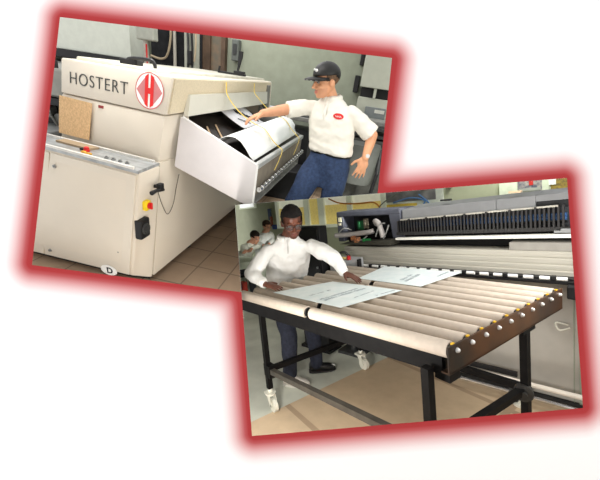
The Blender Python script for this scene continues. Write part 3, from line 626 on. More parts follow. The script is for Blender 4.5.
# frame
def beam(bm, p, q, w, h):
    """A bar from p to q (centre of the top face), w wide, h deep."""
    p, q = V(p), V(q); d = (q - p).normalized(); s = d.cross(V((0, 0, 1))).normalized() * (w / 2); z = V((0, 0, -h))
    return hexa(bm, [p - s + z, p + s + z, q + s + z, q - s + z, p - s, p + s, q + s, q - s])
for nm, p, q in (('front_beam', rowL(0) + V((0, -.01, -.03)), rowR(0) + V((-.03, -.01, -.03))), ('rear_beam', rowL(9) + V((0, .02, -.03)), rowR(9) + V((0, .02, -.03))), ('left_beam', rowL(0) + V((-.02, -.03, .0)), rowL(9) + V((-.02, .03, .0))), ('centre_beam', rowM(0) + V((0, -.02, .01)), rowM(9) + V((0, .02, .01)))):
    bm = NB(); beam(bm, p, q, .03 if 'centre' not in nm else .02, .095 if 'front' in nm else .08); tb_.part(nm, bm, blk)
bm = NB(); box(bm, -0.898, -0.888, 1.275, 2.46, 0.855, 0.985, bev=.002); box(bm, -0.93, -0.888, 1.275, 2.46, 0.853, 0.861)
side = tb_.part('side_plate', bm, mat('side_plate_black_with_reflection', (32, 28, 25), 0.35, 0.3, scale=2.6, rgb2=(88, 56, 32)))  # brown patches paint a warm reflection into the black plate
bm = NB(); box(bm, -.985, -.905, 1.30, 1.38, .80, .855); box(bm, -.98, -.91, 1.305, 1.375, .795, .80); tb_.part('corner_block', bm, blk)
bm = NB(); box(bm, -.965, -.9, 1.98, 2.12, .82, .855); tb_.part('bracket', bm, blk)
b0 = None
for i in range(NR):
    p = rowR(i)
    bm = NB(); ball(bm, (-.882, p.y + .012, .955), (.010, .010, .010), u=12, v=8); cyl(bm, (-.89, p.y + .012, .955), (-.884, p.y + .012, .955), .012, n=12)
    tb_.part('bolt', bm, mat('bolt_zinc', (222, 222, 218), 0.3, 0.5), side, smooth=1.0)
    bm = NB(); box(bm, -.905, -.894, p.y - .010, p.y + .006, .977, .990); tb_.part('yellow_clip', bm, mat('clip_yellow', (222, 176, 40), 0.5), side)
# legs, stretchers and casters
LEG = {'fl': ((-2.43, 1.10, .88), (-2.44, 1.10, .19)), 'fr': ((-.985, 1.245, .87), (-.985, 1.245, .19)), 'rl': ((-2.43, 2.10, .88), (-2.43, 2.10, .19)), 'rr': ((-.925, 2.045, .87), (-.94, 2.075, .19))}
creamw = mat('caster_cream', (214, 212, 198), 0.4, var=0.05)
for k, (p, q) in LEG.items():
    p, q = V(p), V(q); bm = NB(); h = .021
    hexa(bm, [q + V((-h, -h, 0)), q + V((h, -h, 0)), q + V((h, h, 0)), q + V((-h, h, 0)), p + V((-h, -h, 0)), p + V((h, -h, 0)), p + V((h, h, 0)), p + V((-h, h, 0))]); lg = tb_.part('leg', bm, blk)
    bm = NB(); cyl(bm, q, q - V((0, 0, .035)), .012, n=10); ball(bm, q - V((0, 0, .02)), .022); cyl(bm, q - V((0, 0, .035)), q - V((0, 0, .05)), .045, n=16)
    for s in (-1, 1): prism(bm, [q + V((-.03, s * .024, -.05)), q + V((.03, s * .024, -.05)), q + V((.055, s * .024, -.14)), q + V((.025, s * .024, -.15))], (0, s * .004, 0))
    box(bm, q.x - .06, q.x - .02, q.y - .03, q.y + .03, q.z - .06, q.z - .045)
    cf = tb_.part('caster', bm, creamw, lg, smooth=0.6, label='cream swivel caster')
    bm = NB(); c = q + V((.035, 0, -.135)); c.z = .055; cyl(bm, c - V((0, .016, 0)), c + V((0, .016, 0)), .055, n=20); cyl(bm, c - V((0, .028, 0)), c + V((0, .028, 0)), .012, n=10)
    w = tb_.part('wheel', bm, creamw, lg, smooth=0.6)
st_m = mat('stretcher_grey', (70, 66, 60), 0.4, 0.2, var=0.2)
for p, q, m_ in (((-2.43, 1.10, .375), (-.985, 1.245, .47), st_m), ((-2.43, 1.10, .375), (-2.43, 2.10, .355), blk), ((-.985, 1.245, .47), (-.94, 2.075, .47), blk), ((-2.43, 2.10, .355), (-.94, 2.075, .47), blk)):
    bm = NB(); beam(bm, p, q, .04, .04); tb_.part('stretcher', bm, m_)
bm = NB(); box(bm, -2.47, -2.37, 1.08, 1.14, .30, .40); tb_.part('joint_bracket', bm, blk)
bm = NB(); cyl(bm, (-.945, 2.06, .44), (-.925, 2.02, .44), .05, n=20); cyl(bm, (-.93, 2.03, .44), (-.915, 2.0, .44), .018, n=12); tb_.part('joint_disc', bm, mat('disc_dark_grey', (52, 51, 49), 0.5))
# sheets lying on the rollers
def lay(nm, q, lb, marks):
    t = T(nm, lb, 'printed sheet', (sum(p[0] for p in q) / 4, sum(p[1] for p in q) / 4, .993))
    q = [V((*p, .9965)) for p in q]; bm = NB()
    sheet(bm, [[q[0].lerp(q[1], s).lerp(q[3].lerp(q[2], s), r) for s in (0, .5, 1)] for r in (0, .5, 1)], 0.002)
    t.part('paper', bm, mat('pale_blue_white_sheet', (222, 234, 234), 0.5, var=0.03, scale=10, rgb2=(236, 243, 242)))
    random.seed(len(nm) + len(lb))
    for (u0, v0, u1, v1, h, n, wd) in marks:
        bm = NB(); f = lambda u, v: q[0].lerp(q[1], u).lerp(q[3].lerp(q[2], u), v) + V((0, 0, .0022))
        a, b = f(u0, v0), f(u1, v1); ex = b - a; ey = V((-ex.y, ex.x, 0)).normalized() * h
        stroke(bm, a, ex, ey, n, 0, wd); t.part('lettering', bm, mat('grey_print', (192, 200, 205), 0.7))
    return t
lay('printed_sheet', [(-2.36, 1.19), (-1.66, 1.30), (-1.61, 1.82), (-2.23, 1.69)], 'white printed sheet on the rollers under the hands of the man in the white pullover',
    [(.72, .10, .64, .86, .030, 16, .004), (.66, .10, .58, .80, .024, 18, .003), (.86, .40, .8, .80, .016, 10, .002), (.45, .15, .4, .55, .015, 12, .002), (.96, .62, .95, .95, .014, 12, .003)])
lay('printed_sheet', [(-2.13, 1.88), (-1.57, 1.97), (-1.57, 2.48), (-2.26, 2.34)], 'white printed sheet on the rollers next to the press, ahead of the other sheet',
    [(.72, .15, .66, .65, .035, 8, .004), (.64, .2, .58, .6, .03, 7, .003), (.9, .6, .88, .95, .02, 8, .003)])

# ---- the press: a long machine behind the table, in its own coordinates (a along it, b away, z up)
PZ = math.atan2(0.2368, 0.9716)
pr = T('printing_press', 'long grey printing press with black cable guard and pale rails behind the roller table', 'machine', (-.93, 2.73, 0), PZ)
P_ = lambda n, bm, m, par=None, lb=None, sm=None: pr.part(n, bm, m, par, lb, sm, local=True)
bm = NB(); box(bm, -.86, .42, .10, .6, .03, .93, bev=.004); P_('base_cabinet', bm, mat('base_grey', (176, 172, 164), 0.5, var=0.03))
bm = NB(); box(bm, -.003, .003, .095, .101, .03, .93); box(bm, .03, .42, .085, .1, .03, .6); P_('panel_gap', bm, mat('panel_gap_grey', (150, 158, 142), 0.5))
bm = NB(); box(bm, -2.2, -.86, .22, .6, 0, .93); P_('dark_base', bm, blk)
bm = NB(); box(bm, -.92, .42, .04, .1, .0, .03); box(bm, -.86, -.34, .0, .03, .165, .2); P_('skirting_rail', bm, black)
bm = NB(); cyl(bm, (-1.0, -.05, .165), (.42, -.05, .158), .018, n=14); P_('guide_pipe', bm, mat('pipe_cream', (224, 216, 204), 0.35))
bm = NB(); cyl(bm, (-1.0, -.10, .095), (.42, -.10, .085), .014, n=14); P_('chrome_pipe', bm, chrome)
bm = NB(); box(bm, -.37, -.31, -.13, -.02, .03, .16, bev=.01); cyl(bm, (-.34, -.135, .09), (-.34, -.12, .09), .035); cyl(bm, (-.34, -.15, .07), (-.34, -.13, .07), .012); cpl = P_('pipe_clamp', bm, darkgrey)
bm = NB(); cyl(bm, (-.3, -.1, .0), (-.3, -.1, .025), .05); cyl(bm, (-.3, -.1, .025), (-.3, -.1, .04), .02); P_('clamp_foot', bm, creamw, cpl)
# pale extrusions
z = .965
for k, (h, d) in enumerate(((.044, .10), (.04, .115), (.044, .13), (.046, .15))):
    bm = NB(); box(bm, -2.0, .42, d, .55, z, z + h - .006, bev=.004); box(bm, -2.0, .42, d + .012, .55, z + h - .006, z + h); P_('aluminium_rail', bm, alu); z += h
bm = NB(); box(bm, -1.66, .42, .02, .12, .93, .972); P_('pinch_bar', bm, black)
bm = NB(); box(bm, -1.64, .42, -.028, .02, .945, .962); P_('bar_edge', bm, black)
r0 = None
for k in range(21):
    a = -1.62 + .098 * k
    bm = NB(); cyl(bm, (a - .03, -.012, .978), (a + .03, -.012, .978), .0135, n=12)
    P_('pinch_roller', bm, mat('pinch_white', (240, 240, 236), 0.4))
    if k % 3 == 0:
        bm = NB(); box(bm, a + .034, a + .062, -.03, .02, .965, .995, bev=.004); P_('pinch_bracket', bm, black)
bm = NB(); box(bm, -2.05, .42, .32, .56, 1.14, 1.27); P_('dark_recess', bm, blk)
bm = NB(); box(bm, -.40, .42, .16, .32, 1.142, 1.20); P_('low_cover', bm, mat('low_cover_grey', (150, 146, 138), 0.5))
bm = NB(); hexa(bm, [(-1.39, .19, 1.208), (.42, .19, 1.243), (.42, .25, 1.243), (-1.39, .25, 1.208), (-1.39, .19, 1.228), (.42, .19, 1.272), (.42, .25, 1.272), (-1.39, .25, 1.228)]); P_('white_rail', bm, mat('white_rail', (238, 236, 226), 0.4))
# cable guard
def gz(a, lo): return (1.25 + .022 * (a + 1.39)) if lo else (1.392 + .05 * (a + 1.39))
bm = NB(); hexa(bm, [(-1.40, .235, gz(-1.4, 1)), (-.03, .235, gz(-.03, 1)), (-.03, .29, gz(-.03, 1)), (-1.40, .29, gz(-1.4, 1)), (-1.40, .235, gz(-1.4, 1) + .03), (-.03, .235, gz(-.03, 1) + .03), (-.03, .29, gz(-.03, 1) + .03), (-1.40, .29, gz(-1.4, 1) + .03)])
for k in range(47):
    a = -1.385 + .0285 * k
    hexa(bm, [(a, .232, gz(a, 1)), (a + .013, .232, gz(a, 1)), (a + .013, .262, gz(a, 1)), (a, .262, gz(a, 1)), (a, .232, gz(a, 0)), (a + .013, .232, gz(a, 0)), (a + .013, .262, gz(a, 0)), (a, .262, gz(a, 0))])
    if k % 6 == 4: box(bm, a, a + .014, .232, .27, gz(a, 0), gz(a, 0) + .012)
guard = P_('cable_guard_grille', bm, mat('guard_black', (36, 34, 33), 0.5), lb='black ribbed cable guard')
for dz, bb in ((.075, .28), (.10, .285), (.055, .285)):
    bm = NB(); tube(bm, [(-1.38, bb, gz(-1.38, 1) + dz), (-.7, bb, gz(-.7, 1) + dz + .01), (-.05, bb, gz(-.05, 1) + dz + .015)], .015); P_('blue_hose', bm, mat('hose_blue', (64, 104, 158), 0.5) if dz > .06 else black, guard)
bm = NB(); hexa(bm, [(-1.40, .30, 1.25), (-.03, .30, 1.27), (-.03, .31, 1.27), (-1.4, .31, 1.25), (-1.40, .30, 1.40), (-.03, .30, 1.45), (-.03, .31, 1.45), (-1.4, .31, 1.40)]); P_('guard_back', bm, mat('back_dark', (50, 52, 56), 0.7), guard)
bm = NB(); hexa(bm, [(-1.36, .255, gz(-1.36, 0)), (-.1, .255, gz(-.1, 0)), (-.1, .30, gz(-.1, 0)), (-1.36, .30, gz(-1.36, 0)), (-1.36, .255, gz(-1.36, 0) + .012), (-.1, .255, gz(-.1, 0) + .012), (-.1, .30, gz(-.1, 0) + .012), (-1.36, .30, gz(-1.36, 0) + .012)]); P_('guard_ledge', bm, alu)
# long top hood with three covers
for a0, a1 in ((-1.36, -.52), (-.517, -.245)):
    bm = NB(); v = hexa(bm, [(a0, .30, gz(a0, 0) + .01), (a1, .30, gz(a1, 0) + .01), (a1, .75, gz(a1, 0)), (a0, .75, gz(a0, 0)), (a0, .31, 1.497 + .045 * (a0 + 1.36)), (a1, .31, 1.497 + .045 * (a1 + 1.36)), (a1, .75, 1.52 + .045 * (a1 + 1.36)), (a0, .75, 1.52 + .045 * (a0 + 1.36))]); bevel(bm, v, .004); P_('top_hood', bm, hoodm)
bm = NB(); box(bm, -.243, .42, .33, .75, 1.43, 1.50); P_('black_end_cover', bm, black)
bm = NB(); hexa(bm, [(-.243, .31, 1.50), (.42, .31, 1.52), (.42, .75, 1.52), (-.243, .75, 1.50), (-.243, .31, 1.545), (.42, .31, 1.575), (.42, .75, 1.59), (-.243, .75, 1.57)]); P_('end_hood', bm, hoodm)
bm = NB(); box(bm, -.12, .06, .2, .3, 1.27, 1.285); box(bm, -.08, .02, .2, .24, 1.285, 1.30); cyl(bm, (-.02, .22, 1.3), (.06, .22, 1.3), .01); P_('end_slide', bm, steel)
bm = NB(); box(bm, -.02, .42, .29, .5, 1.27, 1.43); P_('end_block', bm, darkgrey)
for a, m_ in ((-1.0, black), (-.44, mat('cream_block', (226, 196, 160), 0.6))):
    bm = NB(); box(bm, a, a + .09, .36, .42, 1.535 + .045 * (a + 1.36), 1.552 + .045 * (a + 1.36), bev=.004); P_('cover_latch', bm, m_)
# slate housing at the hidden end
bm = NB(); v = box(bm, -2.17, -1.37, .28, .62, 1.455, 1.515); bevel(bm, v, .012); v = box(bm, -2.17, -2.08, .28, .62, 1.17, 1.46); bevel(bm, v, .012); v = hexa(bm, [(-1.47, .28, 1.21), (-1.35, .28, 1.21), (-1.35, .5, 1.21), (-1.47, .5, 1.21), (-1.50, .28, 1.46), (-1.37, .28, 1.46), (-1.37, .5, 1.46), (-1.50, .5, 1.46)]); bevel(bm, v, .01)
sl = P_('end_housing', bm, slate)
bm = NB(); box(bm, -2.1, -1.45, .5, .6, 1.17, 1.46); P_('housing_back', bm, mat('housing_dark', (34, 35, 38), 0.6), sl)
bm = NB(); box(bm, -2.14, -2.10, .272, .28, 1.40, 1.45); box(bm, -2.14, -2.11, .271, .28, 1.36, 1.385); P_('status_labels', bm, mat('label_cream', (226, 220, 190), 0.5), sl)
bm = NB(); tube(bm, smooth_path([(-2.16, .22, 1.25), (-1.95, .22, 1.262), (-1.72, .22, 1.285), (-1.66, .24, 1.30)], 6), .027); P_('air_hose', bm, mat('hose_pale_grey', (182, 176, 172), 0.5), sm=2, lb='thick pale grey air hose')
bm = NB(); tube(bm, smooth_path([(-1.655, .3, 1.36), (-1.635, .24, 1.40), (-1.59, .22, 1.385), (-1.565, .22, 1.32), (-1.545, .22, 1.23)], 6), .027); P_('air_hose', bm, mat('hose_pale_grey', (182, 176, 172), 0.5), sm=2, lb='thick pale grey air hose')
for a0, a1, z0, z1, m_ in ((-1.92, -1.84, 1.30, 1.40, mat('pcb_green', (44, 106, 66), 0.5)), (-1.76, -1.66, 1.18, 1.225, mat('pcb_bright', (36, 128, 66), 0.5)), (-1.84, -1.78, 1.31, 1.42, mat('pcb_mixed', (120, 112, 96), 0.5, var=0.5, scale=50))):
    bm = NB(); box(bm, a0, a1, .33 if z0 > 1.25 else .16, .34 if z0 > 1.25 else .17, z0, z1); box(bm, a0 + .01, a0 + .03, .32 if z0 > 1.25 else .15, .33 if z0 > 1.25 else .16, z0 + .01, z1 - .01); P_('circuit_board', bm, m_)
for p in ([(-1.98, .3, 1.30), (-2.05, .25, 1.33), (-2.12, .24, 1.28)], [(-1.9, .2, 1.17), (-1.86, .18, 1.22), (-1.78, .18, 1.21), (-1.72, .2, 1.25)], [(-1.62, .2, 1.24), (-1.56, .19, 1.36), (-1.50, .2, 1.38)], [(-1.53, .2, 1.22), (-1.48, .19, 1.30), (-1.46, .2, 1.36)]):
    bm = NB(); tube(bm, smooth_path(p, 5), .006); P_('loose_wire', bm, mat('wire_grey', (150, 150, 146), 0.5))
bm = NB(); hexa(bm, [(-2.05, .13, 1.165), (-1.42, .13, 1.165), (-1.40, .3, 1.165), (-2.05, .3, 1.165), (-1.80, .16, 1.20), (-1.44, .16, 1.215), (-1.42, .3, 1.215), (-2.0, .3, 1.18)]); P_('sloped_plate', bm, mat('plate_olive_black', (58, 56, 48), 0.5))
bm = NB(); box(bm, -1.86, -1.80, .14, .2, 1.18, 1.24, bev=.01); box(bm, -1.90, -1.87, .15, .2, 1.2, 1.25); P_('valve_block', bm, mat('valve_orange', (190, 120, 70), 0.5, var=0.5, scale=60, rgb2=(60, 60, 60)))
# clip and sensor at the near end of the rails, red tag
bm = NB(); cyl(bm, (.06, -.06, .95), (.06, -.06, 1.03), .028); ball(bm, (.06, -.06, 1.03), (.028, .028, .012)); P_('chrome_knob', bm, chrome, sm=0.8)
bm = NB(); box(bm, -.02, .2, -.09, .02, .86, .95, bev=.008); box(bm, .06, .16, -.08, .05, .70, .86, bev=.01); sb = P_('sensor_block', bm, black); bm = NB(); box(bm, .05, .085, -.105, -.09, .915, .94, bev=.004); P_('red_knob', bm, red, sb)
bm = NB(); tube(bm, smooth_path([(-.02, .08, .60), (-.08, .06, .58), (-.10, .07, .63), (-.03, .08, .62)], 5), .006); P_('hook', bm, creamw)

# control console and black cabinet between the man and the press
co = T('control_console', 'light grey control box with red button between the pullover sleeve and the press', 'control box', (-2.75, 2.30, 0), PZ)
def cpt(a, b): return (-.93 + .9716 * a - .2368 * b, 2.73 + .2368 * a + .9716 * b)
co.o.matrix_world = Matrix.Translation((*cpt(-1.87, -.03), 0)) @ Matrix.Rotation(PZ, 4, 'Z')
C_ = lambda n, bm, m, par=None, lb=None, sm=None: co.part(n, bm, m, par, lb, sm, local=True)
bm = NB(); v = hexa(bm, [(-.17, -.05, .86), (.18, -.05, .86), (.18, .09, .86), (-.17, .09, .86), (-.17, -.05, 1.03), (.17, -.03, 1.03), (.17, .09, 1.05), (-.17, .09, 1.06)]); bevel(bm, v, .01); C_('box', bm, mat('console_grey', (178, 180, 182), 0.5))
bm = NB(); cyl(bm, (0, .02, 0), (0, .02, .86), .03); box(bm, -.14, .14, -.08, .12, 0, .03); C_('pedestal', bm, darkgrey)
bm = NB(); box(bm, -.13, .03, -.04, .0, 1.04, 1.062, bev=.006); C_('yellow_strip', bm, mat('strip_cream', (236, 214, 140), 0.5))
bm = NB(); cyl(bm, (.06, -.01, 1.035), (.06, -.01, 1.075), .02); C_('red_button', bm, red); bm = NB(); cyl(bm, (-.15, -.02, 1.05), (-.15, -.02, 1.09), .016); C_('red_lamp', bm, mat('lamp_pink_red', (206, 90, 80), 0.4))
bm = NB(); tube(bm, smooth_path([(-.1, .05, 1.06), (-.06, .02, 1.10), (0, .02, 1.10), (.03, .04, 1.06)], 5), .014); C_('black_grip', bm, darkgrey)
bm = NB(); box(bm, .10, .13, -.055, -.05, .93, .98); box(bm, .185, .205, -.05, 0, .95, 1.05); C_('side_switch', bm, black)
bc = T('black_cabinet', 'tall black cabinet standing behind the man in the white pullover', 'cabinet', (*cpt(-2.24, -.12), 0), PZ)
bm = NB(); v = box(bm, -.22, .16, -.04, .10, .03, 1.40); bevel(bm, v, .012); bc.part('housing', bm, mat('cabinet_black', (25, 26, 28), 0.55, var=0.15), local=True)
bm = NB(); box(bm, -.20, .14, -.05, -.04, .5, 1.37, bev=.004); bd_ = bc.part('door', bm, mat('door_black', (20, 21, 23), 0.4), local=True); bm = NB(); cyl(bm, (.11, -.05, .96), (.11, -.065, .96), .012); bc.part('lock', bm, steel, bd_, local=True)
bm = NB(); box(bm, -.24, .18, -.08, .14, 0, .03); bc.part('plinth', bm, black, local=True)

# ---- the light table and seated workers' corner
lt = T('work_table', 'pale work table lit from above where the two workers sit', 'table', (-5.05, 2.15, 0))
dk = mat('table_pale_green', (214, 222, 206), 0.5, var=0.02)
bm = NB(); hexa(bm, [(-5.9, 1.5, .76), (-4.75, 1.75, .76), (-4.62, 2.30, .76), (-5.78, 2.1, .76), (-5.9, 1.5, .86), (-4.75, 1.75, .86), (-4.62, 2.30, .86), (-5.78, 2.1, .86)]); lt.part('top', bm, dk)
for x, y in ((-5.8, 1.6), (-4.82, 1.82), (-4.70, 2.22), (-5.7, 2.0)):
    bm = NB(); box(bm, x - .05, x + .05, y - .05, y + .05, 0, .76); lt.part('leg', bm, dk)
bm = NB(); hexa(bm, [(-5.6, 1.75, .3), (-4.85, 1.9, .3), (-4.8, 2.1, .3), (-5.55, 1.95, .3), (-5.6, 1.75, .33), (-4.85, 1.9, .33), (-4.8, 2.1, .33), (-5.55, 1.95, .33)]); lt.part('lower_shelf', bm, mat('shelf_brown', (110, 92, 74), 0.7))
bm = NB(); box(bm, -5.0, -4.88, 1.94, 2.03, .332, .52, bev=.01); single('red_tin', bm, mat('tin_red', (180, 56, 44), 0.5), 'red tin on the lower shelf of the pale work table', 'tin')
bm = NB(); box(bm, -5.2, -5.05, 1.9, 1.98, .332, .60, bev=.01); single('brown_carton', bm, mat('carton_brown', (120, 96, 72), 0.8), 'brown carton on the lower shelf of the pale work table', 'box')
bm = NB(); box(bm, -4.98, -4.88, 1.80, 1.90, .86, .875); single('paper_stack', bm, mat('stack_cream', (230, 214, 180), 0.7), 'small cream paper pad lying on the pale work table', 'paper')
bm = NB(); box(bm, -5.05, -4.97, 1.70, 1.76, .86, .90, bev=.008); single('black_tool', bm, black, 'small black tool lying on the edge of the pale work table', 'tool')

# =================================================================== people
def basis(f, up=(0, 0, 1)):
    f = V(f).normalized(); l = V(up).cross(f).normalized(); u = f.cross(l); return l, f, u     # left, forward, up
def head_prims(bm, hc, f, up=(0, 0, 1), k=1.0):
    l, f, u = basis(f, up); M = Matrix((l, f, u)).transposed()
    H = lambda a, b, c: V(hc) + (l * a + f * b + u * c) * k
    B = lambda p, r: ball(bm, H(*p), [x * k for x in r], M)
    B((0, -.014, .036), (.074, .096, .082)); B((0, .028, -.04), (.060, .064, .076)); B((0, .0, -.03), (.066, .07, .06))
    B((0, .066, -.098), (.027, .022, .02)); B((0, .04, -.09), (.045, .045, .028))
    limb(bm, [H(0, .088, .004), H(0, .112, -.034)], [.008 * k, .0125 * k], 10)
    for s in (-1, 1):
        B((s * .011, .100, -.040), (.009, .010, .008)); B((s * .032, .078, .019), (.027, .014, .009)); B((s * .038, .066, -.036), (.022, .022, .02))
        B((s * .077, -.012, -.016), (.010, .019, .031)); B((s * .082, -.018, -.010), (.006, .018, .024))
    B((0, .090, -.068), (.023, .010, .0062)); B((0, .088, -.079), (.020, .010, .0072))
    return H, M, (l, f, u)
def hand_prims(bm, w, d, n, t, curl=0.5, k=1.0, spread=0.10):
    """w wrist, d towards the fingers, n out of the back of the hand, t towards the thumb."""
    w, d, n, t = V(w), V(d).normalized(), V(n), V(t); n = (n - d * n.dot(d)).normalized(); t = (t - d * t.dot(d) - n * t.dot(n)).normalized()
    M = Matrix((t, d, n)).transposed()
    ball(bm, w + d * .05 * k, (.041 * k, .052 * k, .0165 * k), M); ball(bm, w + d * .012 * k, (.028 * k, .03 * k, .019 * k), M); ball(bm, w + d * .035 * k + t * .026 * k - n * .006 * k, (.018 * k, .034 * k, .016 * k), M)
    for o, ln, r in ((.031, .070, .0092), (.0105, .079, .0096), (-.0105, .073, .0092), (-.031, .057, .0082)):
        p = w + d * .086 * k + t * o * k; q = [p]; ang = 0.12
        for j, fr in enumerate((.44, .31, .25)):
            dd = (d * math.cos(ang) - n * math.sin(ang) + t * o * spread / .03).normalized(); q.append(q[-1] + dd * ln * fr * k); ang += curl * (.75 + .3 * j)
        limb(bm, q, [r * k, r * k * .95, r * k * .87, r * k * .75], 10)
    p = w + d * .022 * k + t * .033 * k; q = [p, p + (d * .62 + t * .78 - n * .15) * .040 * k]; q.append(q[-1] + (d * .85 + t * .45 - n * .2) * .034 * k)
    limb(bm, q, [.0125 * k, .0108 * k, .0085 * k], 10)
def torso(bm, rows, l, f):
    loft(bm, [ring(c, l * a, f * b, 28, 2.5) for c, a, b in rows])
def folds(bm, amp, sc, seed=0, axis=None):
    bm.normal_update()
    for v in bm.verts:
        p = v.co * sc + V((seed, seed * 2, 0))
        if axis: p = V((p.x * axis[0], p.y * axis[1], p.z * axis[2]))
        v.co += v.normal * amp * (noise.noise(p) + 0.5 * noise.noise(p * 2.1))
def skin_mat(name, rgb, var=.05): 
    m = mat(name, rgb, .5, var=var, scale=25); return m
def tag_faces(bm, tests):
    for fc in bm.faces:
        c = fc.calc_center_median(); fc.material_index = 0
        for i, fn in tests:
            if fn(c): fc.material_index = i
def make_eyes(t, H, k, iris):
    for s in (-1, 1):
        bm = NB(); ball(bm, H(s * .0315, .0785, .0), .0105 * k, u=12, v=8); e = t.part('eye', bm, mat('eye_white', (140, 132, 124), .5), smooth=3)
        bm = NB(); ball(bm, H(s * .0315, .0858, -.001), (.0058 * k, .0050 * k, .0058 * k), u=10, v=6); t.part('iris', bm, mat(iris[0], iris[1], .3), e, smooth=3)
def hair_shell(H, l, f, u, k, line, amp=.004, r=(.080, .102, .087), seed=2):
    bm = NB(); M = Matrix((l, f, u)).transposed(); c = H(0, -.016, .039); ball(bm, c, [x * k for x in r], M, 40, 28)
    bm.normal_update(); Mi = M.transposed(); kill = []
    for v in bm.verts:
        q = Mi @ (v.co - H(0, 0, 0)) / k
        if not line(q): kill.append(v)
        else: v.co += v.normal * amp * k * noise.noise(v.co * 60 + V((seed, 0, 0)))
    bmesh.ops.delete(bm, geom=kill, context='VERTS'); return bm

# ---- man in the cap (dryer room)
KA = 1.13
def man_cap():
    t = T('person', 'man in white polo shirt, black cap and blue jeans reaching to the printed sheet', 'person', (-.36, 3.25, 0.0), room='A')
    fT = V((-.38, -.92, 0)).normalized(); l = V((-fT.y, fT.x, 0)); l = l if l.x > 0 else -l
    pel, chest, neck = V((-.295, 3.24, .95)), V((-.335, 3.25, 1.28)), V((-.355, 3.27, 1.475))
    hc = V((-.43, 3.22, 1.607)); fh = V((-.80, -.55, -.20))
    sR, sL = V((-.525, 3.31, 1.375)), V((-.165, 3.19, 1.388))
    eR, wR = V((-.73, 3.13, 1.335)), V((-.905, 2.99, 1.285)); eL, wL = V((.055, 3.25, 1.225)), V((.035, 3.13, 1.035))
    bm = NB(); H, M, ax = head_prims(bm, hc, fh, (0.05, .05, 1), KA)
    limb(bm, [neck + V((.01, .01, -.04)), hc + V((.03, .03, -.06))], [.060, .055])
    torso(bm, [(V((-.29, 3.24, .90)), .155, .10), (V((-.295, 3.24, 1.05)), .165, .11), (chest, .175, .11), (V((-.345, 3.255, 1.38)), .165, .095), (V((-.35, 3.26, 1.45)), .08, .07)], l, fT)
    for s, e, w in ((sR, eR, wR), (sL, eL, wL)): limb(bm, [s, s.lerp(e, .5), e, e.lerp(w, .35), w], [.052, .050, .048, .046, .032])
    hand_prims(bm, wR, V((-.75, -.35, -.42)), V((-.35, -.2, 1)), V((-.3, -1, .1)), .35, 1.1)
    hand_prims(bm, wL, V((-.16, -.10, -1)), V((.25, -1, .05)), V((-1, -.3, 0)), .30, 1.2, .16)
    hR, hL = V((-.40, 3.25, .92)), V((-.195, 3.20, .92)); kR, kL = V((-.535, 3.06, .52)), V((-.205, 3.17, .50))
    limb(bm, [hR, kR, V((-.55, 3.12, .1))], [.08, .055, .04]); limb(bm, [hL, kL, V((-.19, 3.25, .1))], [.08, .055, .04])
    bm = remesh(bm, .0055, 3)
    lips = lambda c: (lambda q: q.z < -.062 and q.z > -.087 and q.y > .083 and abs(q.x) < .023)(M.transposed() @ (c - V(hc)))
    brow = lambda c: (lambda q: .020 < q.z < .030 and q.y > .072 and .012 < abs(q.x) < .05)(M.transposed() @ (c - V(hc)) / KA)
    stub = lambda c: (lambda q: q.z < -.05 and q.y > .02)(M.transposed() @ (c - V(hc)))
    tag_faces(bm, ((3, stub), (1, lips), (2, brow)))
    t.part('body', bm, [skin_mat('skin_tanned', (214, 156, 118)), mat('lips_rose', (186, 112, 94), .5), mat('brow_brown', (98, 70, 50), .7), mat('skin_shaved', (204, 148, 114), .6)], smooth=3)
    make_eyes(t, H, KA, ('iris_brown', (60, 44, 34)))
    hb = hair_shell(H, *ax, KA, lambda q: q.z > -.055 and q.y < .035 and (q.z > .0 or q.y < -.02), .002, (.078, .100, .085)); t.part('hair', hb, mat('hair_short_brown', (104, 80, 60), .8, var=.3, scale=80), smooth=3)
    # polo shirt
    bm = NB()
    torso(bm, [(V((-.29, 3.235, 1.005)), .195, .125), (V((-.292, 3.235, 1.03)), .215, .142), (V((-.30, 3.24, 1.10)), .212, .14), (V((-.32, 3.245, 1.22)), .215, .14), (V((-.335, 3.25, 1.32)), .215, .135), (V((-.343, 3.255, 1.385)), .195, .11), (V((-.347, 3.26, 1.425)), .155, .092), (V((-.350, 3.264, 1.46)), .108, .08), (V((-.355, 3.27, 1.492)), .075, .07)], l, fT)
    for s, e, q0, q1 in ((sR, eR, .98, .072), (sL, eL, .92, .088)):
        d = (e - s); limb(bm, [s - V((0, 0, .0)), s + d * .35], [.062, .07]); cyl(bm, s + d * .30, s + d * q0, .071, q1, n=20)
    bm = remesh(bm, .009, 5); folds(bm, .010, 7, 3, (1, 1, 1.8)); folds(bm, .004, 18, 5)
    t.part('polo_shirt', bm, mat('white_polo', (226, 223, 213), .85, var=.015), smooth=3)
    bm = NB()
    for sg in (-1, 1):        # two collar leaves lying on the shoulders
        rows = []
        for j in range(9):
            a = math.radians(12 + 160 * j / 8); dirv = (fT * math.cos(a) + l * sg * math.sin(a))
            c0 = neck + V((-.004, 0, .022 + .012 * (1 - math.cos(a)))) ; inn = c0 + dirv * (.066 if j else .062)
            drop = .052 if j < 2 else .034; out = inn + dirv * (.028) + V((0, 0, -drop)); rows.append([inn, (inn + out) / 2 + dirv * .010 + V((0, 0, .006)), out])
        sheet(bm, rows, .004)
    co_ = t.part('collar', bm, mat('white_polo', (244, 242, 236)), smooth=3)
    bm = NB(); pts = [neck + fT * .083 + V((0, 0, -.03)), V((-.343, 3.255, 1.37)) + fT * .123, V((-.337, 3.25, 1.30)) + fT * .137]
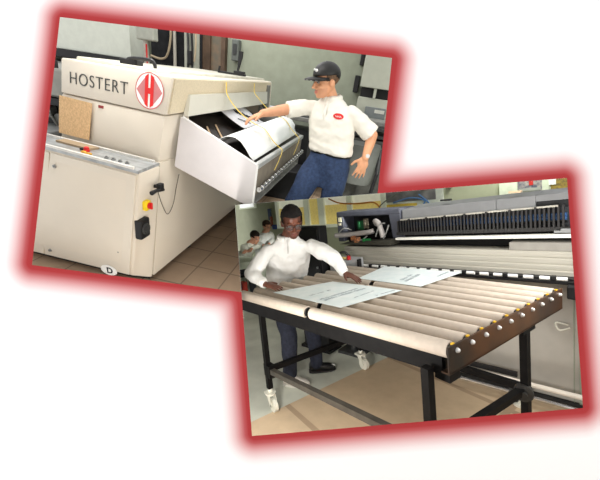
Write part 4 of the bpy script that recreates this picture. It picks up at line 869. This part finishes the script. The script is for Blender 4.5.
    sheet(bm, [[p - l * .014, p + fT * .003, p + l * .014] for p in pts], .003); t.part('placket', bm, mat('white_polo_edge', (232, 229, 220), .8), smooth=3)
    # red oval badge with white script strokes
    pb = V((-.328, 3.25, 1.352)) + l * .118 + fT * .112; Mb = axes(pb, l - fT * .35, V((-.05, 0, 1)) + l * .25); bm = NB()
    for it in range(14):    # find the cloth along its normal
        pass
    bm.faces.new([bm.verts.new(Mb @ V((.046 * math.cos(i * math.pi / 14), .025 * math.sin(i * math.pi / 14), .016))) for i in range(28)]); bz = t.part('chest_badge', bm, mat('badge_red', (214, 40, 40), .6), label='red oval chest badge')
    bm = NB(); tube(bm, [Mb @ V((x, .007 * math.sin(x * 420) - .002, .018)) for x in [-.026 + .004 * i for i in range(14)]], .0022, n=6); t.part('badge_script', bm, mat('badge_white', (248, 232, 228), .6), bz)
    # cap
    l2, f2, u2 = ax; Mh = Matrix((l2, f2, u2)).transposed(); bm = NB(); ball(bm, H(0, -.008, .042), [x * KA for x in (.086, .108, .090)], Mh, 32, 20)
    kill = [v for v in bm.verts if (lambda q: q.z < .034 + .45 * min(0.0, q.y + .02))(Mh.transposed() @ (v.co - H(0, 0, 0)) / KA)]; bmesh.ops.delete(bm, geom=kill, context='VERTS')
    bmesh.ops.solidify(bm, geom=bm.faces[:], thickness=.003); cap = t.part('baseball_cap', bm, mat('cap_black', (30, 30, 32), .8, var=.15), smooth=3)
    rows = []
    for j in range(11):
        a = -math.pi / 2 + math.pi * j / 10; x = math.sin(a); rows.append([H(.078 * x, .078 * math.cos(a) * .9 + .012, .040 - .012 * x * x), H(.080 * x, .078 * math.cos(a) + .055 * max(0, math.cos(a)) ** .6 + .012, .040 - .016 * x * x), H(.078 * x, .078 * math.cos(a) + .098 * max(0, math.cos(a)) ** .55 + .008, .028 - .022 * x * x)])
    bm = NB(); sheet(bm, rows, .005); br_ = t.part('brim', bm, mat('cap_black', (30, 30, 32)), cap, smooth=3)
    bm = NB()
    for j in range(2, 9):
        p, q = rows[j][2], rows[min(j + 1, 10)][2]; tube(bm, [p.lerp(q, .15) + f2 * .003, p.lerp(q, .55) + f2 * .002], .0022, n=6)
    t.part('brim_stitching', bm, mat('stitch_white', (150, 150, 146), .7), br_)
    bm = NB(); ball(bm, H(0, -.008, .131), (.009, .009, .006), Mh); t.part('cap_button', bm, mat('cap_black', (30, 30, 32)), cap)
    bm = NB(); ball(bm, H(.020, .085, .078), (.019, .012, .015), Mh); ball(bm, H(-.004, .089, .085), (.012, .01, .01), Mh); ball(bm, H(.03, .078, .066), (.01, .01, .007), Mh); t.part('cap_emblem', bm, mat('cap_emblem_grey', (206, 208, 206), .7), cap)
    # jeans, belt, watch
    bm = NB(); torso(bm, [(V((-.31, 3.225, .69)), .15, .10), (V((-.298, 3.235, .77)), .195, .13), (V((-.297, 3.235, .86)), .205, .138), (V((-.293, 3.235, .96)), .202, .132), (V((-.291, 3.235, 1.025)), .195, .124)], l, fT)
    limb(bm, [hR + V((.0, 0, -.02)), hR.lerp(kR, .5), kR, V((-.555, 3.12, .08))], [.108, .112, .095, .075], 18); limb(bm, [hL + V((0, 0, -.02)), hL.lerp(kL, .5), kL, V((-.19, 3.25, .08))], [.108, .112, .095, .075], 18)
    bm = remesh(bm, .010, 4); folds(bm, .012, 9, 8, (1, 1, .6)); t.part('jeans', bm, mat('blue_denim', (40, 57, 88), .85, var=.22, scale=45), smooth=3)
    bm = NB(); a = ring(V((-.291, 3.235, 1.0)), l * .203, fT * .132, 40, 2.5); b = ring(V((-.291, 3.235, 1.03)), l * .202, fT * .131, 40, 2.5); loft(bm, [a, b], False); bmesh.ops.solidify(bm, geom=bm.faces[:], thickness=.006); t.part('belt', bm, mat('belt_black', (28, 26, 26), .5), smooth=3)
    d = (wL - eL).normalized(); bm = NB(); cyl(bm, wL - d * .035, wL - d * .015, .034, .032, n=20); wt = t.part('wristwatch', bm, mat('watch_steel', (186, 188, 188), .25, .8), smooth=.8)
    o = V((.45, -1, .15)).normalized(); bm = NB(); c = wL - d * .025 + o * .026; cyl(bm, c, c + o * .011, .018, n=18); t.part('watch_face', bm, mat('watch_dial', (190, 194, 194), .4), wt)
    return t
man_cap()

# ---- man in the white pullover (press room)
KB = 1.10
def man_pullover():
    t = T('person', 'man with glasses in white zip-neck pullover leaning over the roller table', 'person', (-2.65, 1.55, 0))
    fT = V((.84, -.54, 0)).normalized(); l = V((-fT.y, fT.x, 0))          # his left points to the press
    neck = V((-2.575, 1.495, 1.385)); hc = V((-2.485, 1.505, 1.522)); fh = V((.86, -.36, -.40))
    sR, sL = V((-2.66, 1.335, 1.285)), V((-2.455, 1.665, 1.285)); eR, wR = V((-2.71, 1.175, 1.105)), V((-2.495, 1.185, 1.047)); eL, wL = V((-2.26, 1.75, 1.18)), V((-2.145, 1.755, 1.068))
    pel = V((-2.71, 1.58, .86))
    bm = NB(); H, M, ax = head_prims(bm, hc, fh, (.25, -.1, 1), KB)
    limb(bm, [neck + V((-.03, 0, -.04)), hc + V((-.02, .0, -.05))], [.062, .058])
    rowsB = [(V((-2.86, 1.60, .80)), .14, .09), (V((-2.85, 1.60, .95)), .14, .09), (V((-2.73, 1.57, 1.12)), .15, .09), (V((-2.63, 1.525, 1.27)), .14, .08), (V((-2.59, 1.505, 1.34)), .07, .06)]
    torso(bm, rowsB, l, fT)
    for s, e, w in ((sR, eR, wR), (sL, eL, wL)): limb(bm, [s, e, w], [.05, .038, .027])
    hand_prims(bm, wR, V((.62, .35, -.16)), V((.1, -.1, 1)), V((.3, .9, 0)), .13)
    hand_prims(bm, wL, V((.52, .16, -.20)), V((.35, .1, 1)), V((.45, -.85, 0)), .15)
    aR, aL = V((-2.655, 1.42, .10)), V((-2.69, 1.74, .08)); kR, kL = V((-2.655, 1.45, .46)), V((-2.68, 1.73, .46)); hR, hL = V((-2.84, 1.50, .80)), V((-2.74, 1.69, .80))
    limb(bm, [hR, kR, aR], [.075, .05, .036]); limb(bm, [hL, kL, aL], [.075, .05, .036])
    limb(bm, [aR + V((0, 0, -.05)), aR + V((.10, .06, -.07))], [.035, .025]); limb(bm, [aL + V((0, 0, -.04)), aL + V((.08, .11, -.05))], [.035, .025])
    bm = remesh(bm, .0055, 3); Mt_ = M.transposed()
    tag_faces(bm, ((2, lambda c: (lambda q: q.y > .075 and -.05 < q.z < .06 and abs(q.x) < .05)(Mt_ @ (c - hc))), (1, lambda c: (lambda q: -.09 < q.z < -.062 and q.y > .084 and abs(q.x) < .024)(Mt_ @ (c - hc)))))
    t.part('body', bm, [skin_mat('skin_dark', (96, 58, 44)), mat('lips_dark', (122, 70, 60), .5), mat('skin_dark_warm', (118, 70, 52), .4)], smooth=3)
    make_eyes(t, H, KB, ('iris_dark', (34, 24, 20)))
    hb = hair_shell(H, *ax, KB, lambda q: (q.z > .062 if q.y > .045 else (q.z > .005 if q.y > .01 else q.z > -.055)), .006, (.084, .106, .094)); t.part('hair', hb, mat('hair_black_curly', (24, 19, 18), .9, var=.4, scale=120, bump=.6, bscale=150), smooth=3)
    # glasses
    bm = NB(); l2, f2, u2 = ax
    for s in (-1, 1):
        tube(bm, [H(s * .033 + .026 * math.cos(a), .098, .019 * math.sin(a) - .002) for a in [i * math.pi / 8 for i in range(17)]], .0026, n=6); tube(bm, [H(s * .059, .096, .004), H(s * .079, .0, .004)], .0026, n=6)
    tube(bm, [H(-.008, .10, .002), H(.008, .10, .002)], .0026, n=6); g = t.part('glasses', bm, mat('glasses_frame', (50, 46, 46), .3))
    for s in (-1, 1):
        bm = NB(); bm.faces.new([bm.verts.new(H(s * .033 + .025 * math.cos(a), .098, .018 * math.sin(a) - .002)) for a in [i * math.pi / 10 for i in range(20)]]); t.part('lens', bm, glass_mat('glasses_lens', (120, 128, 136), .14), g)
    # pullover
    bm = NB()
    torso(bm, [(V((-2.88, 1.60, .86)), .175, .12), (V((-2.875, 1.60, .90)), .19, .13), (V((-2.815, 1.59, 1.02)), .20, .125), (V((-2.712, 1.56, 1.16)), .205, .125), (V((-2.632, 1.528, 1.27)), .20, .12), (V((-2.597, 1.51, 1.315)), .175, .105), (V((-2.585, 1.503, 1.36)), .120, .088), (V((-2.573, 1.498, 1.405)), .078, .072)], l, fT)
    for s, e, w in ((sR, eR, wR), (sL, eL, wL)):
        limb(bm, [s, s.lerp(e, .5), e, e.lerp(w, .55), e.lerp(w, .9)], [.066, .071, .064, .052, .042], 18)
    bm = remesh(bm, .010, 5); folds(bm, .010, 10, 11, (1, 1, .6)); folds(bm, .008, 18, 4, (1, 1, .5))
    t.part('pullover', bm, mat('white_knit', (230, 229, 226), .9, var=.015, bump=.05), smooth=3)
    bm = NB()
    for sg in (-1, 1):
        rows = []
        for j in range(9):
            a = math.radians(14 + 160 * j / 8); dv = fT * math.cos(a) + l * sg * math.sin(a); c0 = neck + V((.0, 0, .018 + .014 * (1 - math.cos(a)))); inn = c0 + dv * .068; out = inn + dv * .026 + V((0, 0, -.05 if j < 2 else -.036)); rows.append([inn, (inn + out) / 2 + dv * .011 + V((0, 0, .006)), out])
        sheet(bm, rows, .005)
    t.part('collar', bm, mat('white_knit_collar', (236, 235, 230), .9), smooth=3)
    bm = NB(); pts = [neck + fT * .086 + V((0, 0, -.015)), V((-2.598, 1.51, 1.325)) + fT * .116, V((-2.645, 1.533, 1.25)) + fT * .128]
    sheet(bm, [[p - l * .006, p + l * .006] for p in pts], .004); t.part('zip', bm, mat('zip_grey', (196, 194, 190), .5))
    for w, e in ((wR, eR), (wL, eL)):
        d = (w - e).normalized(); bm = NB(); cyl(bm, w - d * .045, w - d * .005, .043, .038, n=20); t.part('cuff', bm, mat('white_knit_collar', (236, 235, 230)), smooth=.8)
    # jeans, shoes
    bm = NB(); torso(bm, [(V((-2.80, 1.60, .74)), .17, .12), (V((-2.87, 1.60, .86)), .175, .115), (V((-2.88, 1.60, .92)), .17, .11)], l, fT)
    limb(bm, [hR, kR, aR + V((0, 0, .01))], [.10, .078, .066], 18); limb(bm, [hL, kL, aL + V((0, 0, .01))], [.10, .078, .066], 18)
    bm = remesh(bm, .010, 4); folds(bm, .010, 9, 2, (1, 1, .6)); t.part('jeans', bm, mat('dark_navy_denim', (30, 34, 48), .85, var=.25, scale=40), smooth=3)
    for a, d, m_, sole in ((aR, V((.80, .55, 0)).normalized(), mat('shoe_white', (214, 208, 198), .5), mat('sole_white', (190, 186, 176), .7)), (aL, V((.50, .86, 0)).normalized(), mat('shoe_black', (26, 24, 24), .4), mat('sole_black', (34, 32, 32), .7))):
        g = V((a.x, a.y, 0)); sd = V((-d.y, d.x, 0)); bm = NB()
        loft(bm, [ring(g + d * b + V((0, 0, z)), sd * w, V((0, 0, h)), 16, 2.6) for b, w, h, z in ((-.075, .025, .03, .05), (-.06, .038, .045, .058), (0, .042, .046, .06), (.06, .046, .034, .047), (.13, .046, .026, .039), (.165, .036, .02, .034), (.182, .015, .012, .03))])
        limb(bm, [g + V((0, 0, .07)), g + V((0, 0, .11))], [.04, .045]); so = t.part('shoe', bm, m_, smooth=.9)
        bm = NB(); out = [(-.08, .024), (-.05, .042), (.05, .05), (.13, .05), (.17, .036), (.188, .012)]; prism(bm, [g + d * b + sd * w for b, w in out] + [g + d * b - sd * w for b, w in out[::-1]], (0, 0, .018)); t.part('sole', bm, sole, so)
    bm = NB(); g = V((aL.x, aL.y, 0)); ball(bm, g + V((.50, .86, 0)).normalized() * .165 + V((0, 0, .042)), (.022, .022, .02)); t.part('shoe_toe_patch', bm, mat('toe_pale', (190, 188, 182), .5), label='pale toe patch')
    return t
man_pullover()

# ---- two seated workers behind
def worker(label, base, hc, fh, top_rgb, hair_rgb, sh, lean, elbow, hand, hair_n, nm_m):
    t = T('person', label, 'person', base)
    hc = V(hc); f = V(fh); fT = V((f.x, f.y, 0)).normalized(); l = V((-fT.y, fT.x, 0)); neck = V(sh)
    hip = V((base[0], base[1], .52)); bm = NB(); H, M, ax = head_prims(bm, hc, f, (0, 0, 1))
    limb(bm, [neck, hc + V((0, 0, -.06))], [.055, .052]); torso(bm, [(hip, .15, .12), (hip.lerp(neck, .55), .16, .11), (neck - V((0, 0, .04)), .14, .08)], l, fT)
    for s in (-1, 1):
        a = neck + l * s * .17 - V((0, 0, .06)); e = V(elbow) + l * s * .20; w = V(hand) + l * s * .07; limb(bm, [a, e, w], [.045, .036, .026]); hand_prims(bm, w, (V(hand) - V(elbow)) + V((0, 0, -.02)), V((0, 0, 1)), -l * s, .3)
        k = hip + fT * .40 + l * s * .12 + V((0, 0, -.02)); limb(bm, [hip + l * s * .09, k, V((k.x, k.y, .08)), V((k.x, k.y, .04)) + fT * .12], [.075, .055, .04, .03])
    bm = remesh(bm, .009, 2); t.part('body', bm, skin_mat('skin_pale', (206, 150, 124)), smooth=3)
    make_eyes(t, H, 1.0, ('iris_brown', (60, 44, 34)))
    t.part('hair', hair_shell(H, *ax, 1.0, lambda q: (q.z > .05 if q.y > .045 else (q.z > .0 if q.y > .0 else q.z > -.06)), .004, (.083, .104, .091)), mat('hair_' + nm_m, hair_rgb, .8, var=.3, scale=60), smooth=3)
    bm = NB(); torso(bm, [(hip + V((0, 0, -.02)), .19, .15), (hip.lerp(neck, .5) - fT * .02, .20, .145), (neck - V((0, 0, .09)), .185, .11), (neck - V((0, 0, .02)), .10, .08), (neck + V((0, 0, .01)), .07, .065)], l, fT)
    for s in (-1, 1):
        a = neck + l * s * .17 - V((0, 0, .07)); e = V(elbow) + l * s * .20; w = V(hand) + l * s * .07; limb(bm, [a, e, e.lerp(w, .8)], [.075, .06, .042], 16)
    bm = remesh(bm, .014, 3); folds(bm, .012, 8, 5); t.part('shirt', bm, mat('shirt_' + nm_m, top_rgb, .9, var=.02), smooth=3)
    bm = NB(); torso(bm, [(hip + V((0, 0, -.10)), .17, .13), (hip + V((0, 0, .02)), .18, .14)], l, fT)
    for s in (-1, 1):
        k = hip + fT * .40 + l * s * .12 + V((0, 0, -.02)); limb(bm, [hip + l * s * .09 - V((0, 0, .02)), k, V((k.x, k.y, .12))], [.09, .07, .06], 14)
    bm = remesh(bm, .016, 3); t.part('trousers', bm, mat('trousers_' + nm_m, (56, 58, 66), .9), smooth=3)
    s_ = T('stool', 'grey stool under the ' + ('bowed worker in the white shirt' if nm_m == 'one' else 'second seated worker'), 'stool', base)
    bm = NB(); cyl(bm, V((base[0], base[1], .36)), V((base[0], base[1], .40)), .17, n=24); s_.part('seat', bm, darkgrey)
    for k in range(4):
        a = math.pi / 4 + k * math.pi / 2; bm = NB(); d = V((math.cos(a), math.sin(a), 0)); cyl(bm, V((base[0], base[1], .36)) + d * .10, V((base[0], base[1], 0)) + d * .17, .014, n=8); s_.part('leg', bm, steel)
    return t
worker('worker in white shirt bowed over the pale work table', (-6.12, 2.42, 0), (-5.90, 2.72, 1.085), (.80, .35, -.45), (226, 226, 214), (44, 34, 30), (-5.99, 2.63, .985), 0, (-5.86, 2.60, .90), (-5.66, 2.45, .90), 0, 'one')
worker('dark-haired worker sitting beyond the bowed worker in the white shirt', (-6.62, 3.20, 0), (-6.46, 3.28, 1.22), (.85, .2, -.30), (216, 218, 214), (60, 40, 32), (-6.53, 3.24, 1.08), 0, (-6.36, 3.15, .90), (-6.12, 3.05, .88), 0, 'two')
WORLD = 1.18
def LIGHTS():
    inv = MA.inverted()
    def toA(p): return tuple(inv @ p)
    area('fill_dryer_room', toA(at_depth(250, -75, 2.2)), (-1.3, 2.8, 1.0), 0.7, 9, (1, .97, .93), 'A')  # added fill lights, unseen behind the front wall, brighten the dryer room
    area('fill_dryer_room', toA(at_depth(120, -90, 2.0)), (-1.9, 2.6, 1.0), 0.6, 24, (1, .97, .92), 'A')
    area('fill_dryer_room', toA(at_depth(230, -110, 4.2)), (-1.6, 6.2, 1.3), 1.2, 55, (1, .99, .96), 'A')
    area('fill_press_room', tuple(at_depth(500, 60, 2.0)), (-2.1, 1.7, 0.9), 0.7, 9.5, (1, .98, .95), 'B')  # added fill lights, hidden outside the lower opening, brighten table, man and wall
    area('fill_press_room', tuple(at_depth(520, 80, 4.3)), (-4.6, 5.0, 1.4), 1.0, 80, (1, 1, .95), 'B')
    area('fill_press_room', tuple(at_depth(650, 215, 1.7)), (-2.6, 1.5, 1.2), 0.4, 15, (1, .98, .95), 'B')
    area('fill_press_room', tuple(at_depth(195, 400, 1.45)), (-2.4, 1.9, 0.3), 0.3, 24, (1, .98, .94), 'B')
    for t, e, c in (((-6.3, 2.7, 0.95), 1300, 17), ((-6.6, 4.3, 1.2), 500, 26)):
        d = bpy.data.lights.new('fill_spot_press_room', 'SPOT'); d.energy = e; d.spot_size = math.radians(c); d.spot_blend = .6; d.shadow_soft_size = .12; d.color = (1, 1, .94)  # unseen spots added to brighten the seated workers and the windows
        o = link(bpy.data.objects.new('fill_spot_press_room', d)); p = at_depth(645, 90, 1.9); o.matrix_world = Matrix.Translation(p) @ (V(t) - p).to_track_quat('-Z', 'Y').to_matrix().to_4x4()

# =================================================================== light
w = bpy.data.worlds.new('daylight'); scene.world = w; w.use_nodes = True
w.node_tree.nodes['Background'].inputs['Color'].default_value = (1, 1, 1, 1); w.node_tree.nodes['Background'].inputs['Strength'].default_value = WORLD
def area(name, loc, target, size, power, color=(1, 1, 1), room='B', sy=None):
    d = bpy.data.lights.new(name, 'AREA'); d.shape = 'RECTANGLE'; d.size = size; d.size_y = sy or size; d.energy = power; d.color = color
    o = link(bpy.data.objects.new(name, d)); loc, target = ROOM[room] @ V(loc), ROOM[room] @ V(target)
    o.matrix_world = Matrix.Translation(loc) @ (target - loc).to_track_quat('-Z', 'Y').to_matrix().to_4x4(); return o
LIGHTS()

# =================================================================== the two rooms end at the partitions between them
def cut(bm, co, no, fill):
    """Keep the side of the plane the normal points to."""
    r = bmesh.ops.bisect_plane(bm, geom=bm.verts[:] + bm.edges[:] + bm.faces[:], dist=1e-6, plane_co=co, plane_no=no, clear_inner=True)
    if fill:
        e = [x for x in r['geom_cut'] if isinstance(x, bmesh.types.BMEdge) and x.is_valid and len(x.link_faces) == 1]
        if e: bmesh.ops.holes_fill(bm, edges=e, sides=0)
bpy.context.view_layer.update()
A_OBJ, B_OBJ = [], []
for o in list(scene.objects):
    if o.type != 'MESH' or o.name.startswith(('wall_front', 'ceiling_partition', 'wall_partition')): continue
    r = o
    while r.parent: r = r.parent
    in_a = (r.matrix_world.to_3x3().col[2].normalized() - V((0, 0, 1))).length > 0.02
    (A_OBJ if in_a else B_OBJ).append(o)
EPS = 0.0004
for o in A_OBJ + B_OBJ:
    mw = o.matrix_world; ws = [mw @ v.co for v in o.data.vertices]
    if not ws: continue
    dt = [(p - EYE).dot(TOPN) for p in ws]; dl = [(p - EYE).dot(LEFTN) for p in ws]
    dlow = [(p - EYE).dot(LOWN) for p in ws]
    ina = o in A_OBJ
    if ina and o.name.startswith('floor'):
        nw_ = (mw.to_3x3().transposed() @ LOWN).normalized(); src = bmesh.new(); src.from_mesh(o.data); cut(src, mw.inverted() @ (EYE + LOWN * 0.12), -nw_, True); src.to_mesh(o.data); src.free()
        ws = [mw @ v.co for v in o.data.vertices]
    if ina and (max(dt) < 0 or max(dl) < 0): continue
    if not ina and (min(dt) > 0 and min(dl) > 0): continue
    inv = mw.inverted(); nt_ = (mw.to_3x3().transposed() @ TOPN).normalized(); nl_ = (mw.to_3x3().transposed() @ LEFTN).normalized()
    src = bmesh.new(); src.from_mesh(o.data)
    if ina:
        one = src.copy(); cut(one, inv @ (EYE - TOPN * EPS), -nt_, True)
        two = src; cut(two, inv @ (EYE - TOPN * EPS), nt_, True); cut(two, inv @ (EYE - LEFTN * EPS), -nl_, True)
        tmp = bpy.data.meshes.new('tmp'); two.to_mesh(tmp); one.from_mesh(tmp); bpy.data.meshes.remove(tmp); two.free(); res = one
    else:
        nw_ = (mw.to_3x3().transposed() @ LOWN).normalized()
        cut(src, inv @ (EYE + TOPN * EPS), nt_, True)
        if max(dlow) > 0.02 and min(dl) < 0:          # what lies left of that plane may run on below the upper opening
            two = src.copy(); cut(two, inv @ (EYE + LEFTN * EPS), -nl_, True); cut(two, inv @ (EYE + LOWN * 0.02), nw_, True)
            cut(src, inv @ (EYE + LEFTN * EPS), nl_, True); tmp = bpy.data.meshes.new('tmp'); two.to_mesh(tmp); src.from_mesh(tmp); bpy.data.meshes.remove(tmp); two.free()
        else: cut(src, inv @ (EYE + LEFTN * EPS), nl_, True)
        res = src
    me = o.data if o.data.users == 1 else o.data.copy(); o.data = me
    res.to_mesh(me); res.free()
for o in list(scene.objects):
    if o.type == 'MESH' and len(o.data.polygons) == 0: bpy.data.objects.remove(o)
